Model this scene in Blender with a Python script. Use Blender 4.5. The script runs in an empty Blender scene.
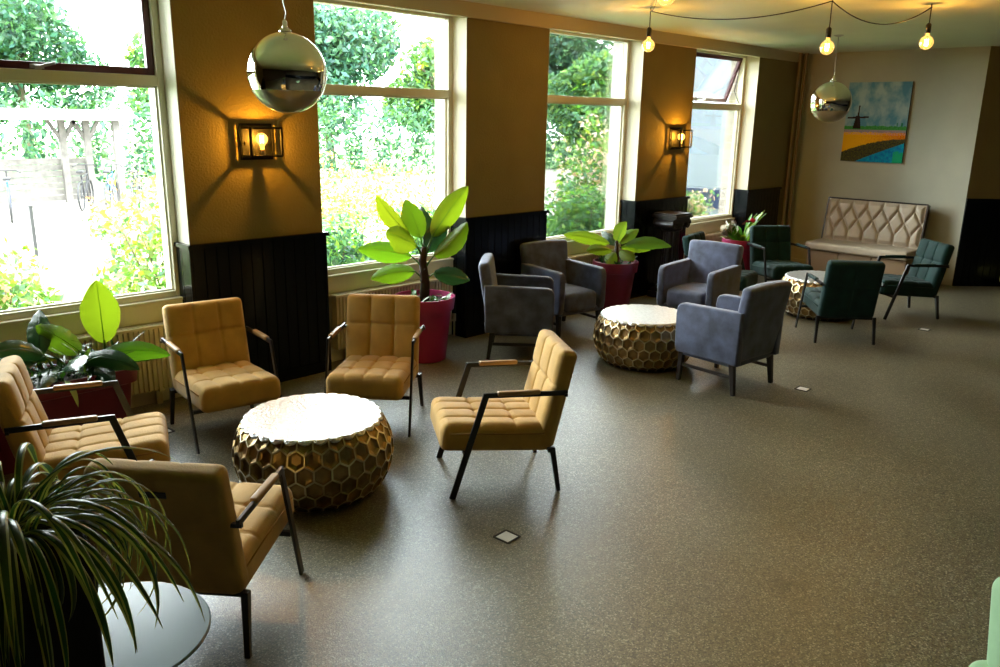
import bpy, math, random
from mathutils import Vector, Matrix, noise
random.seed(7)
PI = math.pi
scene = bpy.context.scene
col = scene.collection
R = math.radians

# ------------------------------------------------------------------ materials
def mat(name, base, rough=0.6, metal=0.0, spec=0.5, sheen=0.0, coat=0.0, noise_amt=0.0, noise_scale=8.0, bump=0.0, bump_scale=60.0,
        translucent=0.0, emission=None, estr=0.0, island=0.0):
    m = bpy.data.materials.new(name); m.use_nodes = True
    nt = m.node_tree; b = nt.nodes['Principled BSDF']; L = nt.links
    b.inputs['Base Color'].default_value = (*base, 1)
    b.inputs['Roughness'].default_value = rough
    b.inputs['Metallic'].default_value = metal
    b.inputs['Specular IOR Level'].default_value = spec
    b.inputs['Sheen Weight'].default_value = sheen
    b.inputs['Coat Weight'].default_value = coat
    if emission:
        b.inputs['Emission Color'].default_value = (*emission, 1); b.inputs['Emission Strength'].default_value = estr
    out_col = None
    tc = nt.nodes.new('ShaderNodeTexCoord')
    if noise_amt or island:
        hsv = nt.nodes.new('ShaderNodeHueSaturation'); hsv.inputs['Color'].default_value = (*base, 1)
        mr = nt.nodes.new('ShaderNodeMapRange')
        mr.inputs['To Min'].default_value = 1 - (noise_amt or island); mr.inputs['To Max'].default_value = 1 + (noise_amt or island)
        if island:
            g = nt.nodes.new('ShaderNodeNewGeometry'); L.new(g.outputs['Random Per Island'], mr.inputs['Value'])
            mr2 = nt.nodes.new('ShaderNodeMapRange'); mr2.inputs['To Min'].default_value = 0.46; mr2.inputs['To Max'].default_value = 0.53
            ml = nt.nodes.new('ShaderNodeMath'); ml.operation = 'MULTIPLY'; ml.inputs[1].default_value = 7.31
            fr = nt.nodes.new('ShaderNodeMath'); fr.operation = 'FRACT'
            L.new(g.outputs['Random Per Island'], ml.inputs[0]); L.new(ml.outputs[0], fr.inputs[0]); L.new(fr.outputs[0], mr2.inputs['Value'])
            L.new(mr2.outputs[0], hsv.inputs['Hue'])
        else:
            n = nt.nodes.new('ShaderNodeTexNoise'); n.inputs['Scale'].default_value = noise_scale; n.inputs['Detail'].default_value = 4
            L.new(tc.outputs['Object'], n.inputs['Vector']); L.new(n.outputs['Fac'], mr.inputs['Value'])
            mr.inputs['From Min'].default_value = .3; mr.inputs['From Max'].default_value = .7
        L.new(mr.outputs[0], hsv.inputs['Value']); L.new(hsv.outputs[0], b.inputs['Base Color']); out_col = hsv.outputs[0]
    if bump:
        n2 = nt.nodes.new('ShaderNodeTexNoise'); n2.inputs['Scale'].default_value = bump_scale; n2.inputs['Detail'].default_value = 3
        bp = nt.nodes.new('ShaderNodeBump'); bp.inputs['Strength'].default_value = bump; bp.inputs['Distance'].default_value = 0.01
        L.new(tc.outputs['Object'], n2.inputs['Vector']); L.new(n2.outputs['Fac'], bp.inputs['Height']); L.new(bp.outputs[0], b.inputs['Normal'])
    if translucent:
        tr = nt.nodes.new('ShaderNodeBsdfTranslucent'); tr.inputs['Color'].default_value = (min(1, base[0]*2.4), min(1, base[1]*1.9), base[2]*0.8, 1)
        mx = nt.nodes.new('ShaderNodeMixShader'); mx.inputs[0].default_value = translucent
        if out_col:
            gm = nt.nodes.new('ShaderNodeMix'); gm.data_type = 'RGBA'; gm.blend_type = 'MULTIPLY'; gm.inputs[0].default_value = 1
            gm.inputs[7].default_value = (2.4, 1.9, .8, 1); L.new(out_col, gm.inputs[6]); L.new(gm.outputs[2], tr.inputs['Color'])
        L.new(b.outputs[0], mx.inputs[1]); L.new(tr.outputs[0], mx.inputs[2])
        L.new(mx.outputs[0], nt.nodes['Material Output'].inputs['Surface'])
    return m

def pane_mat(name, tint=(1, 1, 1), refl=1.0):
    m = bpy.data.materials.new(name); m.use_nodes = True; nt = m.node_tree; L = nt.links
    nt.nodes.remove(nt.nodes['Principled BSDF'])
    t = nt.nodes.new('ShaderNodeBsdfTransparent'); t.inputs[0].default_value = (*tint, 1)
    g = nt.nodes.new('ShaderNodeBsdfGlossy'); g.inputs['Roughness'].default_value = 0.0
    f = nt.nodes.new('ShaderNodeFresnel'); f.inputs[0].default_value = 1.45
    ml = nt.nodes.new('ShaderNodeMath'); ml.operation = 'MULTIPLY'; ml.inputs[1].default_value = refl; ml.use_clamp = True
    mx = nt.nodes.new('ShaderNodeMixShader')
    L.new(f.outputs[0], ml.inputs[0]); L.new(ml.outputs[0], mx.inputs[0]); L.new(t.outputs[0], mx.inputs[1]); L.new(g.outputs[0], mx.inputs[2])
    L.new(mx.outputs[0], nt.nodes['Material Output'].inputs['Surface'])
    return m

M = {}
M['wall_back'] = mat('beige plaster', (.50, .505, .40), .75, noise_amt=.05, noise_scale=3, bump=.25, bump_scale=90)
M['wall_win'] = mat('shade tinted plaster', (.245, .195, .075), .8, noise_amt=.06, noise_scale=3, bump=.5, bump_scale=60)  # shade of the backlit window wall is put into this darker, browner tone
M['wall_dark'] = mat('dark olive plaster', (.07, .06, .035), .8, noise_amt=.05, noise_scale=3)
M['reveal'] = mat('cream reveal paint', (.78, .74, .56), .6)
M['ceiling'] = mat('ceiling paint', (.80, .88, .72), .55, noise_amt=.03, noise_scale=2)
M['beam'] = mat('khaki beam paint', (.56, .50, .33), .6)
M['frame'] = mat('cream window paint', (.78, .74, .55), .35)
M['red_frame'] = mat('maroon sash paint', (.08, .012, .018), .3)
M['black_panel'] = mat('blue black panel paint', (.0012, .0025, .004), .22, spec=.22)
M['radiator'] = mat('cream radiator enamel', (.62, .55, .36), .35)
M['pipe'] = mat('taupe pipe paint', (.26, .20, .13), .45)
M['steel'] = mat('brushed steel', (.6, .6, .58), .3, metal=1)
M['white_metal'] = mat('pale floor box lid', (.75, .75, .70), .4)
M['black_metal'] = mat('black powder coated metal', (.008, .009, .010), .35)
M['yellow'] = mat('ochre velvet', (.62, .37, .09), .8, sheen=.25, noise_amt=.12, noise_scale=9, bump=.15, bump_scale=120)
M['yellow_pipe'] = mat('ochre piping', (.42, .21, .05), .8)
M['tan'] = mat('tan leather', (.42, .25, .10), .45)
M['grey'] = mat('blue grey velvet', (.068, .090, .165), .65, sheen=.35, noise_amt=.5, noise_scale=9, bump=.15, bump_scale=100)
M['green'] = mat('petrol green velvet', (.003, .030, .027), .75, spec=.25, sheen=.08, noise_amt=.25, noise_scale=10, bump=.1, bump_scale=100)
M['mint'] = mat('pale green upholstery', (.35, .60, .33), .8, sheen=.3, noise_amt=.04, noise_scale=30)
M['dark_wood'] = mat('black stained wood', (.012, .009, .008), .35)
M['gold'] = mat('antique brass dish', (.30, .205, .09), .36, metal=1, noise_amt=.25, noise_scale=14)
M['gold_edge'] = mat('worn brass ridge', (.66, .58, .38), .3, metal=1)
M['hammered'] = mat('hammered silver brass top', (.78, .80, .80), .38, metal=.85, noise_amt=.10, noise_scale=40, bump=.8, bump_scale=55)
M['drum_base'] = mat('dark drum underside', (.015, .012, .01), .5)
M['leather'] = mat('taupe leather', (.50, .425, .32), .36, noise_amt=.05, noise_scale=20, bump=.08, bump_scale=150)
M['leather_base'] = mat('taupe leather base', (.30, .21, .125), .45)
M['pot_red'] = mat('burgundy plastic', (.14, .006, .025), .4)
M['pot_pink'] = mat('magenta plastic', (.36, .015, .11), .4)
M['pot_black'] = mat('black planter', (.004, .004, .004), .5)
M['soil'] = mat('potting soil', (.02, .012, .008), .95, noise_amt=.5, noise_scale=40, bump=1, bump_scale=60)
M['leaf_lime'] = mat('lime leaf', (.085, .21, .012), .35, translucent=.38, island=.25)
M['leaf_mid'] = mat('green leaf', (.05, .16, .02), .3, translucent=.35, island=.3)
M['leaf_dark'] = mat('dark glossy leaf', (.010, .045, .018), .22, translucent=.15, island=.3)
M['leaf_var'] = mat('spider leaf green', (.028, .085, .016), .28, translucent=.3, island=.3)
M['leaf_edge'] = mat('spider leaf pale margin', (.33, .42, .14), .35, translucent=.3)
M['trunk'] = mat('plant trunk', (.03, .018, .01), .8, bump=.6, bump_scale=40)
M['flower_red'] = mat('red flower', (.6, .03, .05), .5)
M['flower_white'] = mat('white flower', (.8, .78, .7), .5)
M['chrome'] = mat('mirror chrome', (.80, .80, .76), .02, metal=1)
M['clear'] = pane_mat('clear globe glass', (.93, .94, .92), 3)
def add_diffuse(m, c, f, rough=None):
    nt = m.node_tree; o = nt.nodes['Material Output']; src = o.inputs['Surface'].links[0].from_socket
    d = nt.nodes.new('ShaderNodeBsdfDiffuse'); d.inputs[0].default_value = (*c, 1); mx = nt.nodes.new('ShaderNodeMixShader'); mx.inputs[0].default_value = f
    nt.links.new(src, mx.inputs[1]); nt.links.new(d.outputs[0], mx.inputs[2]); nt.links.new(mx.outputs[0], o.inputs['Surface'])
    if rough is not None:
        for n in nt.nodes:
            if n.type == 'BSDF_GLOSSY': n.inputs['Roughness'].default_value = rough
add_diffuse(M['clear'], (.75, .68, .5), .34)
M['pane'] = pane_mat('window pane glass', (.98, 1, .99), .8)
M['table_glass'] = pane_mat('table top glass', (.75, .88, .92), 2.2); add_diffuse(M['table_glass'], (.50, .70, .85), .50, .22)
M['amber'] = pane_mat('amber bulb glass', (1, .72, .32), 1.5)
_nt = M['amber'].node_tree; _em = _nt.nodes.new('ShaderNodeEmission'); _em.inputs[0].default_value = (1, .50, .10, 1); _em.inputs[1].default_value = .75
_ad = _nt.nodes.new('ShaderNodeAddShader'); _o = _nt.nodes['Material Output']; _src = _o.inputs['Surface'].links[0].from_socket
_nt.links.new(_src, _ad.inputs[0]); _nt.links.new(_em.outputs[0], _ad.inputs[1]); _nt.links.new(_ad.outputs[0], _o.inputs['Surface'])
M['filament'] = mat('glowing filament', (1, .6, .2), .5, emission=(1, .55, .16), estr=160)
M['brass'] = mat('bulb socket brass', (.55, .42, .2), .35, metal=1)
M['bag_yellow'] = mat('yellow vinyl', (.65, .6, .12), .5)
# brick
def brick_mat():
    m = bpy.data.materials.new('pale brick'); m.use_nodes = True; nt = m.node_tree; b = nt.nodes['Principled BSDF']
    t = nt.nodes.new('ShaderNodeTexBrick'); t.inputs['Color1'].default_value = (.52, .46, .40, 1); t.inputs['Color2'].default_value = (.42, .36, .31, 1)
    t.inputs['Mortar'].default_value = (.6, .58, .52, 1); t.inputs['Scale'].default_value = 4.5; t.inputs['Mortar Size'].default_value = .03
    tc = nt.nodes.new('ShaderNodeTexCoord'); mp = nt.nodes.new('ShaderNodeMapping'); mp.inputs['Rotation'].default_value = (PI/2, 0, PI/2)
    nt.links.new(tc.outputs['Object'], mp.inputs[0]); nt.links.new(mp.outputs[0], t.inputs['Vector']); nt.links.new(t.outputs[0], b.inputs['Base Color'])
    b.inputs['Roughness'].default_value = .9
    return m
M['brick'] = brick_mat()
def floor_mat():
    m = bpy.data.materials.new('speckled resin floor'); m.use_nodes = True; nt = m.node_tree; b = nt.nodes['Principled BSDF']; L = nt.links
    tc = nt.nodes.new('ShaderNodeTexCoord')
    v = nt.nodes.new('ShaderNodeTexVoronoi'); v.inputs['Scale'].default_value = 170
    L.new(tc.outputs['Object'], v.inputs['Vector'])
    sx = nt.nodes.new('ShaderNodeSeparateXYZ'); L.new(v.outputs['Color'], sx.inputs[0])
    cr = nt.nodes.new('ShaderNodeValToRGB'); e = cr.color_ramp; e.interpolation = 'CONSTANT'
    e.elements[0].position = 0; e.elements[0].color = (.060, .052, .028, 1)
    e.elements[1].position = .9; e.elements[1].color = (.37, .345, .25, 1)
    for p_, c_ in ((.22, (.126, .105, .058, 1)), (.5, (.17, .144, .082, 1)), (.75, (.225, .195, .115, 1))):
        k = e.elements.new(p_); k.color = c_
    L.new(sx.outputs[0], cr.inputs[0])
    n = nt.nodes.new('ShaderNodeTexNoise'); n.inputs['Scale'].default_value = 1.1; n.inputs['Detail'].default_value = 5
    L.new(tc.outputs['Object'], n.inputs['Vector'])
    mr = nt.nodes.new('ShaderNodeMapRange'); mr.inputs['From Min'].default_value = .3; mr.inputs['From Max'].default_value = .7; mr.inputs['To Min'].default_value = .86; mr.inputs['To Max'].default_value = 1.12
    L.new(n.outputs['Fac'], mr.inputs[0])
    # dark worn stain on the floor
    mp = nt.nodes.new('ShaderNodeVectorMath'); mp.operation = 'DISTANCE'; mp.inputs[1].default_value = (3.267, -4.141, 0)
    nz = nt.nodes.new('ShaderNodeTexNoise'); nz.inputs['Scale'].default_value = 14
    L.new(tc.outputs['Object'], nz.inputs['Vector']); L.new(tc.outputs['Object'], mp.inputs[0])
    ad = nt.nodes.new('ShaderNodeMath'); ad.operation = 'MULTIPLY_ADD'; ad.inputs[1].default_value = .12; L.new(nz.outputs['Fac'], ad.inputs[0]); L.new(mp.outputs['Value'], ad.inputs[2])
    ms = nt.nodes.new('ShaderNodeMapRange'); ms.inputs['From Min'].default_value = .09; ms.inputs['From Max'].default_value = .16; ms.inputs['To Min'].default_value = .62; ms.inputs['To Max'].default_value = 1
    L.new(ad.outputs[0], ms.inputs[0])
    mu = nt.nodes.new('ShaderNodeMath'); mu.operation = 'MULTIPLY'; L.new(mr.outputs[0], mu.inputs[0]); L.new(ms.outputs[0], mu.inputs[1])
    hs = nt.nodes.new('ShaderNodeHueSaturation'); L.new(cr.outputs[0], hs.inputs['Color']); L.new(mu.outputs[0], hs.inputs['Value']); L.new(hs.outputs[0], b.inputs['Base Color'])
    b.inputs['Roughness'].default_value = .36; b.inputs['IOR'].default_value = 1.75; b.inputs['Specular IOR Level'].default_value = 1.0; b.inputs['Specular Tint'].default_value = (.85, .93, 1, 1)
    bp = nt.nodes.new('ShaderNodeBump'); bp.inputs['Strength'].default_value = .35; bp.inputs['Distance'].default_value = .002
    L.new(v.outputs['Distance'], bp.inputs['Height']); L.new(bp.outputs[0], b.inputs['Normal'])
    return m
M['floor'] = floor_mat()

# ------------------------------------------------------------------ mesh helpers
class MB:
    def __init__(s): s.v = []; s.f = []; s.m = []; s.cur = 0
    def add(s, vs, fs, T=None):
        o = len(s.v)
        s.v += [tuple(T @ Vector(p)) if T else tuple(p) for p in vs]
        s.f += [tuple(i + o for i in f) for f in fs]; s.m += [s.cur] * len(fs); return s
    def box(s, a, b, T=None):
        (x0, y0, z0), (x1, y1, z1) = a, b
        return s.add([(x0,y0,z0),(x1,y0,z0),(x1,y1,z0),(x0,y1,z0),(x0,y0,z1),(x1,y0,z1),(x1,y1,z1),(x0,y1,z1)],
                     [(3,2,1,0),(4,5,6,7),(0,1,5,4),(1,2,6,5),(2,3,7,6),(3,0,4,7)], T)
    def bar(s, p, q, w, h, up=(0,0,1), w2=None, h2=None):      # rectangular bar p->q
        p, q = Vector(p), Vector(q); d = (q-p).normalized(); up = Vector(up)
        if abs(d.dot(up)) > .99: up = Vector((1,0,0))
        r = d.cross(up).normalized(); u = r.cross(d)
        w2 = w2 or w; h2 = h2 or h; vs = []
        for c, a, b in ((p, w, h), (q, w2, h2)):
            for i, j in ((-1,-1),(1,-1),(1,1),(-1,1)): vs.append(c + r*i*a/2 + u*j*b/2)
        return s.add(vs, [(3,2,1,0),(4,5,6,7),(0,1,5,4),(1,2,6,5),(2,3,7,6),(3,0,4,7)])
    def tube(s, pts, rad, n=8, cap=True):
        pts = [Vector(p) for p in pts]; rr = rad if isinstance(rad, (list, tuple)) else [rad]*len(pts)
        vs = []; pu = None
        for i, p in enumerate(pts):
            d = (pts[min(i+1, len(pts)-1)] - pts[max(i-1, 0)]).normalized()
            if pu is None: pu = Vector((0,0,1)) if abs(d.z) < .9 else Vector((1,0,0))
            r = d.cross(pu).normalized(); u = r.cross(d); pu = u
            for k in range(n):
                a = 2*PI*k/n; vs.append(p + (r*math.cos(a) + u*math.sin(a))*rr[i])
        fs = [(i*n+k, i*n+(k+1)%n, (i+1)*n+(k+1)%n, (i+1)*n+k) for i in range(len(pts)-1) for k in range(n)]
        if cap: fs += [tuple(range(n))[::-1], tuple((len(pts)-1)*n+k for k in range(n))]
        return s.add(vs, fs)
    def lathe(s, prof, n=32, T=None, c=(0,0,0), cap0=True, cap1=True):
        vs = [(c[0]+r*math.cos(2*PI*k/n), c[1]+r*math.sin(2*PI*k/n), c[2]+z) for r, z in prof for k in range(n)]
        fs = [(i*n+k, i*n+(k+1)%n, (i+1)*n+(k+1)%n, (i+1)*n+k) for i in range(len(prof)-1) for k in range(n)]
        if cap0: fs.append(tuple(range(n))[::-1])
        if cap1: fs.append(tuple((len(prof)-1)*n+k for k in range(n)))
        return s.add(vs, fs, T)
    def prism(s, poly, z0, z1, T=None):
        n = len(poly); vs = [(x,y,z0) for x,y in poly] + [(x,y,z1) for x,y in poly]
        return s.add(vs, [tuple(range(n))[::-1], tuple(range(n, 2*n))] + [(i,(i+1)%n,n+(i+1)%n,n+i) for i in range(n)], T)
    def build(s, name, mats, parent=None, smooth=False, bevel=0, loc=None, auto=None):
        me = bpy.data.meshes.new(name); me.from_pydata(s.v, [], s.f)
        if not isinstance(mats, (list, tuple)): mats = [mats]
        for m in mats: me.materials.append(m)
        if len(mats) > 1: me.polygons.foreach_set('material_index', s.m)
        if smooth: me.polygons.foreach_set('use_smooth', [True]*len(me.polygons))
        me.update()
        o = bpy.data.objects.new(name, me); col.objects.link(o)
        if parent: o.parent = parent
        if loc: o.location = loc
        if bevel:
            b = o.modifiers.new('bevel', 'BEVEL'); b.width = bevel; b.segments = 2; b.limit_method = 'ANGLE'
        if auto and smooth:
            try: me.set_sharp_from_angle(angle=R(auto))
            except Exception: pass
        return o
def tag(o, label=None, cat=None, group=None, kind=None):
    if label: o['label'] = label
    if cat: o['category'] = cat
    if group: o['group'] = group
    if kind: o['kind'] = kind
    return o
def thing(name, label, cat, loc=(0,0,0), rz=0, group=None):
    o = bpy.data.objects.new(name, None); col.objects.link(o); o.location = loc; o.rotation_euler = (0,0,rz)
    return tag(o, label, cat, group)
def copy_tree(o, parent=None):
    c = o.copy(); col.objects.link(c); c.parent = parent
    for ch in list(o.children): copy_tree(ch, c)
    return c
def struct(mb, name, mats, **k): return tag(mb.build(name, mats, **k), kind='structure')
def smooth01(t): t = max(0, min(1, t)); return t*t*(3-2*t)

def axis_pts(h, r, n):
    a = [-h, -h+r*.12, -h+r*.35, -h+r*.65, -h+r]
    m = [-h+r + (2*h-2*r)*i/n for i in range(1, n)]
    return a + m + [-x for x in a[::-1]]
def rbox(mb, size, r, n=(6,6,3), T=None, fn=None):
    """rounded cushion box centred at 0; fn(p, nrm)->p displaces"""
    h = [s/2 for s in size]; r = min(r, *[x*.98 for x in h])
    ax = [axis_pts(h[i], r, n[i]) for i in range(3)]
    N = [len(a) for a in ax]; idx = {}; vs = []; fs = []
    def vert(i, j, k):
        key = (i,j,k)
        if key not in idx:
            p = Vector((ax[0][i], ax[1][j], ax[2][k]))
            inner = Vector([max(-h[a]+r, min(h[a]-r, p[a])) for a in range(3)])
            d = p - inner
            if d.length > 1e-9:
                d.normalize()
                q = inner + d*r; nr = d
            else: q = p; nr = Vector((0,0,1))
            if fn: q = Vector(fn(q, nr))
            idx[key] = len(vs); vs.append(q)
        return idx[key]
    for a in range(3):
        b, c = (a+1)%3, (a+2)%3
        for side in (0, N[a]-1):
            for j in range(N[b]-1):
                for k in range(N[c]-1):
                    q = []
                    for (jj, kk) in ((j,k),(j+1,k),(j+1,k+1),(j,k+1)):
                        t = [0,0,0]; t[a] = side; t[b] = jj; t[c] = kk; q.append(vert(*t))
                    if side == 0: q = q[::-1]
                    fs.append(tuple(q))
    mb.add(vs, fs, T); return mb
def seam(x, x0, x1, n, w):      # 1 on a seam, 0 between; n cells between x0 and x1
    t = (x-x0)/(x1-x0)*n
    k = round(t)
    if k <= 0 or k >= n: return 0
    d = abs(t-k)*(x1-x0)/n
    return math.exp(-(d/w)**2)

# ------------------------------------------------------------------ dimensions of the room (metres)
P = [(-.15-1.56, -.63-1.0), (-.62, .93), (2.492, 3.577), (5.135, 6.225), (7.808, 8.882), (10.452, 11.756)]   # piers of the window wall
P = P[1:]; P[0] = (-3.0, .93)
XB, ZC, YC = 11.756, 3.013, -2.383
ZB, ZW = 2.888, 1.149
PIERS = P
# floor, ceiling
d45 = 6.2
Cx, Cy = XB + d45*.7142, YC - d45*.70
poly = [(-3, .28), (-3, -9), (Cx+.2, -9), (Cx, Cy), (XB, YC), (XB, .28)]
b = MB(); b.prism(poly, -.12, 0); struct(b, 'floor', M['floor'])
b = MB(); b.prism([(-3.1, .45), (-3.1, -9.1), (Cx+.3, -9.1), (Cx+.1, Cy+.1), (XB+.1, YC+.1), (XB+.1, .45)], ZC, ZC+.2); struct(b, 'ceiling', M['ceiling'])
# window wall
b = MB()
for x0, x1 in PIERS:
    b.cur = 0; b.box((x0, 0, 0), (x1, .28, ZC))
for i in range(len(PIERS)-1):
    x0, x1 = PIERS[i][1], PIERS[i+1][0]
    b.cur = 1; b.box((x0, .17, 0), (x1, .28, .745)); b.box((x0, .02, 2.95), (x1, .28, ZC))
    # painted reveals: thin plaster facing on both jambs
    b.box((x0-.002, .002, 1.15), (x0+.004, .2, 2.95)); b.box((x1-.004, .002, 1.15), (x1+.002, .2, 2.95))
struct(b, 'wall_north', [M['wall_win'], M['reveal']])
b = MB()
for x0, x1 in PIERS: b.box((x0-.025, .28, -.3), (x1+.025, .40, 3.1))
for i in range(len(PIERS)-1): b.box((PIERS[i][1], .28, -.3), (PIERS[i+1][0], .40, .70)); b.box((PIERS[i][1], .28, 2.97), (PIERS[i+1][0], .40, 3.1))
struct(b, 'wall_outer', M['brick'])
b = MB(); b.box((-3, -.045, ZB), (11.50, .02, ZC)); struct(b, 'trim_1', M['beam'])
# other walls
b = MB(); b.box((XB, YC, 0), (XB+.15, .3, ZC)); struct(b, 'wall_east', M['wall_back'])
u45 = Vector((.7142, -.70, 0)).normalized(); n45 = Vector((-u45.y, u45.x, 0))
b = MB(); a0 = Vector((XB, YC, 0)); a1 = a0 + u45*d45
b.prism([(a0.x, a0.y), (a1.x, a1.y), (a1.x+.15, a1.y+.15), (a0.x+.15, a0.y+.05)], 0, ZC); struct(b, 'wall_far', M['wall_win'])
b = MB(); b.box((Cx, -9, 0), (Cx+.2, Cy, ZC)); struct(b, 'wall_side', M['wall_dark'])
b = MB(); b.box((-3, -9.15, 0), (Cx+.2, -9, ZC)); struct(b, 'wall_south', M['wall_dark'])
b = MB(); b.box((-3.15, -9, 0), (-3, .3, ZC)); struct(b, 'wall_west', M['wall_dark'])

# wainscot of grooved boards (each pier wrapped)
def boards(mb, p, q, z0, z1, t, pitch=.092, back=0.0):
    """grooved board face from p to q (xy), outward normal to the right of p->q"""
    p, q = Vector((*p, 0)), Vector((*q, 0)); d = q-p; Ln = d.length; d.normalize(); n = Vector((d.y, -d.x, 0))
    k = max(1, round(Ln/pitch)); w = Ln/k; g = .004; prof = []
    for i in range(k):
        x = i*w
        prof += [(x+.0005, t-g*1.6), (x+g, t), (x+w-g, t), (x+w-.0005, t-g*1.6)]
    pts = [(0, 0)] + prof + [(Ln, 0)]
    xy = [p + d*a + n*b_ for a, b_ in pts]
    mb.prism([(v.x, v.y) for v in xy][::-1], z0, z1)
def wainscot(name, x0, x1, ends=(True, True), ret=.2):
    mb = MB()
    boards(mb, (x0, 0), (x1, 0), 0, ZW-.03, .022)
    T = .022
    if ends[0]: boards(mb, (x0, ret), (x0, 0), 0, ZW-.03, T)
    if ends[1]: boards(mb, (x1, 0), (x1, ret), 0, ZW-.03, T)
    e0 = T+.012 if ends[0] else 0; e1 = T+.018 if ends[1] else 0
    # corner fillets and cap rail
    if ends[0]: mb.box((x0-T, -T, 0), (x0, 0, ZW-.03))
    if ends[1]: mb.box((x1, -T, 0), (x1+T, 0, ZW-.03))
    mb.box((x0-e0, -T-.016, ZW-.03), (x1+e1, 0, ZW))
    if ends[0]: mb.box((x0-e0, 0, ZW-.03), (x0, ret, ZW))
    if ends[1]: mb.box((x1, 0, ZW-.03), (x1+e1, ret, ZW))
    mb.box((x0-e0*.5, -T-.008, 0), (x1+e1*.5, 0, .09))
    struct(mb, name, M['black_panel'], bevel=.003)
wainscot('trim_2', PIERS[0][0]+.02, PIERS[0][1], (False, True)); wainscot('trim_3', *PIERS[1]); wainscot('trim_4', *PIERS[2]); wainscot('trim_5', *PIERS[3])
wainscot('trim_6', 10.452, 11.40, (True, False))
b = MB(); boards(b, (a0.x, a0.y), (a1.x, a1.y), 0, ZW-.03, .022); b.bar((*(a0+n45*-.015).xy, ZW-.015), (*(a1+n45*-.015).xy, ZW-.015), .05, .03); struct(b, 'trim_7', M['black_panel'])
b = MB(); b.box((-3, -9, 0), (Cx, -8.97, ZW)); struct(b, 'trim_8', M['black_panel'])
b = MB(); b.box((XB-.015, YC+.01, 0), (XB, -.12, .08)); struct(b, 'baseboard_east', M['wall_back'])

# windows
ZS, ZT0, ZT1, ZH = .80, 2.213, 2.284, 2.885
def window(i, x0, x1, top):
    r = thing('window_%d' % i, None, None); tag(r, kind='structure')
    f = MB(); y0, y1 = .185, .265; w = .05
    f.box((x0, y0, .74), (x0+w, y1, 2.955)); f.box((x1-w, y0, .74), (x1, y1, 2.955))
    f.box((x0+w, y0, .74), (x1-w, y1, ZS)); f.box((x0+w, y0, ZT0), (x1-w, y1, ZT1)); f.box((x0+w, y0, ZH), (x1-w, y1, 2.955))
    # stepped glazing bead on the inside face
    for a, c in (((x0+w, .215, ZS), (x0+w+.012, .24, ZT0)), ((x1-w-.012, .215, ZS), (x1-w, .24, ZT0)), ((x0+w, .215, ZS), (x1-w, .24, ZS+.012)), ((x0+w, .215, ZT0-.012), (x1-w, .24, ZT0))): f.box(a, c)
    # apron board under the glass, with a reeded joint
    f.box((x0, .150, .60), (x1, .1695, .735)); f.box((x0, .158, .30), (x1, .1695, .595)); f.box((x0, .14, .735), (x1, .20, .755))
    f.build('frame', M['frame'], r, bevel=.004)
    g = MB(); g.box((x0+w, .238, ZS), (x1-w, .244, ZT0)); g.build('lower_pane', M['pane'], r)
    if top == 'fixed':
        g = MB(); g.box((x0+w, .238, ZT1), (x1-w, .244, ZH)); g.build('upper_pane', M['pane'], r)
    else:
        h = ZH-ZT1; X0, X1 = x0+w, x1-w; s = .048
        sash = MB(); sash.box((X0, -.02, -h), (X0+s, .02, 0)); sash.box((X1-s, -.02, -h), (X1, .02, 0))
        sash.box((X0+s, -.02, -s), (X1-s, .02, 0)); sash.box((X0+s, -.02, -h), (X1-s, .02, -h+s))
        so = sash.build('sash', M['red_frame'], r, bevel=.004); so.location = (0, .235, ZH)
        g = MB(); g.box((X0+s, -.003, -h+s), (X1-s, .003, -s)); g.build('upper_pane', M['pane'], so)
        hd = MB(); xm = (X0+X1)/2
        hd.box((xm-.04, -.035, -h+.008), (xm+.04, -.02, -h+.034)); hd.bar((xm+.01, -.045, -h+.02), (xm+.10, -.06, -h+.045), .014, .018); hd.box((xm-.02, -.055, -h+.002), (xm+.02, -.03, -h+.028))
        hd.build('window_catch', M['steel'], so, bevel=.003)
        if top == 'open':
            so.rotation_euler = (R(19), 0, 0)
            st = MB(); st.tube([(X1-.012, .245, ZH-.12), (X1-.012, .30, ZH-.42), (X1-.015, .215, ZT1+.01)], .006, 6); st.build('window_stay', M['black_metal'], r)
    return r
W = [(PIERS[i][1], PIERS[i+1][0]) for i in range(len(PIERS)-1)]
window(1, *W[0], 'sash'); window(2, *W[1], 'fixed'); window(3, *W[2], 'fixed'); window(4, *W[3], 'open')

# radiators
def radiator(x0, x1, label, zt=.60):
    t = thing('radiator', label, 'radiator', ((x0+x1)/2, .09, 0), 0, 'panel radiators under the windows')
    L_ = (x1-x0)/2; b = MB(); prof = []
    n = int((x1-x0)/.034); w = 2*L_/n; pts = [(-L_, .035)]
    for i in range(n):
        x = -L_+i*w; pts += [(x+w*.12, -.035), (x+w*.62, -.035), (x+w*.74, -.022), (x+w*.98, -.022)]
    pts.append((L_, .035)); b.prism(pts, .13, zt-.02)
    b.build('panel', M['radiator'], t)
    g = MB(); g.box((-L_-.006, -.045, zt-.02), (L_+.006, .05, zt)); 
    for k in range(n): g.box((-L_+k*w+.004, -.03, zt), (-L_+k*w+.014, .035, zt+.004))
    g.build('top_grille', M['radiator'], t, bevel=.002)
    v = MB(); v.tube([(L_+.01, -.01, .17), (L_+.045, -.01, .17), (L_+.045, -.01, .01)], .009, 8); v.tube([(L_+.045, -.01, .16), (L_+.045, -.01, .23)], .018, 10); v.build('valve', M['radiator'], t)
    for s in (-1, 1):
        br = MB(); br.box((s*L_*.78-.02, .030, .0), (s*L_*.78+.02, .058, .5)); br.box((s*L_*.78-.02, -.03, .11), (s*L_*.78+.02, .04, .135)); br.build('bracket', M['radiator'], t)
radiator(1.02, 2.38, 'cream ribbed panel radiator behind the long burgundy planter')
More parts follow.
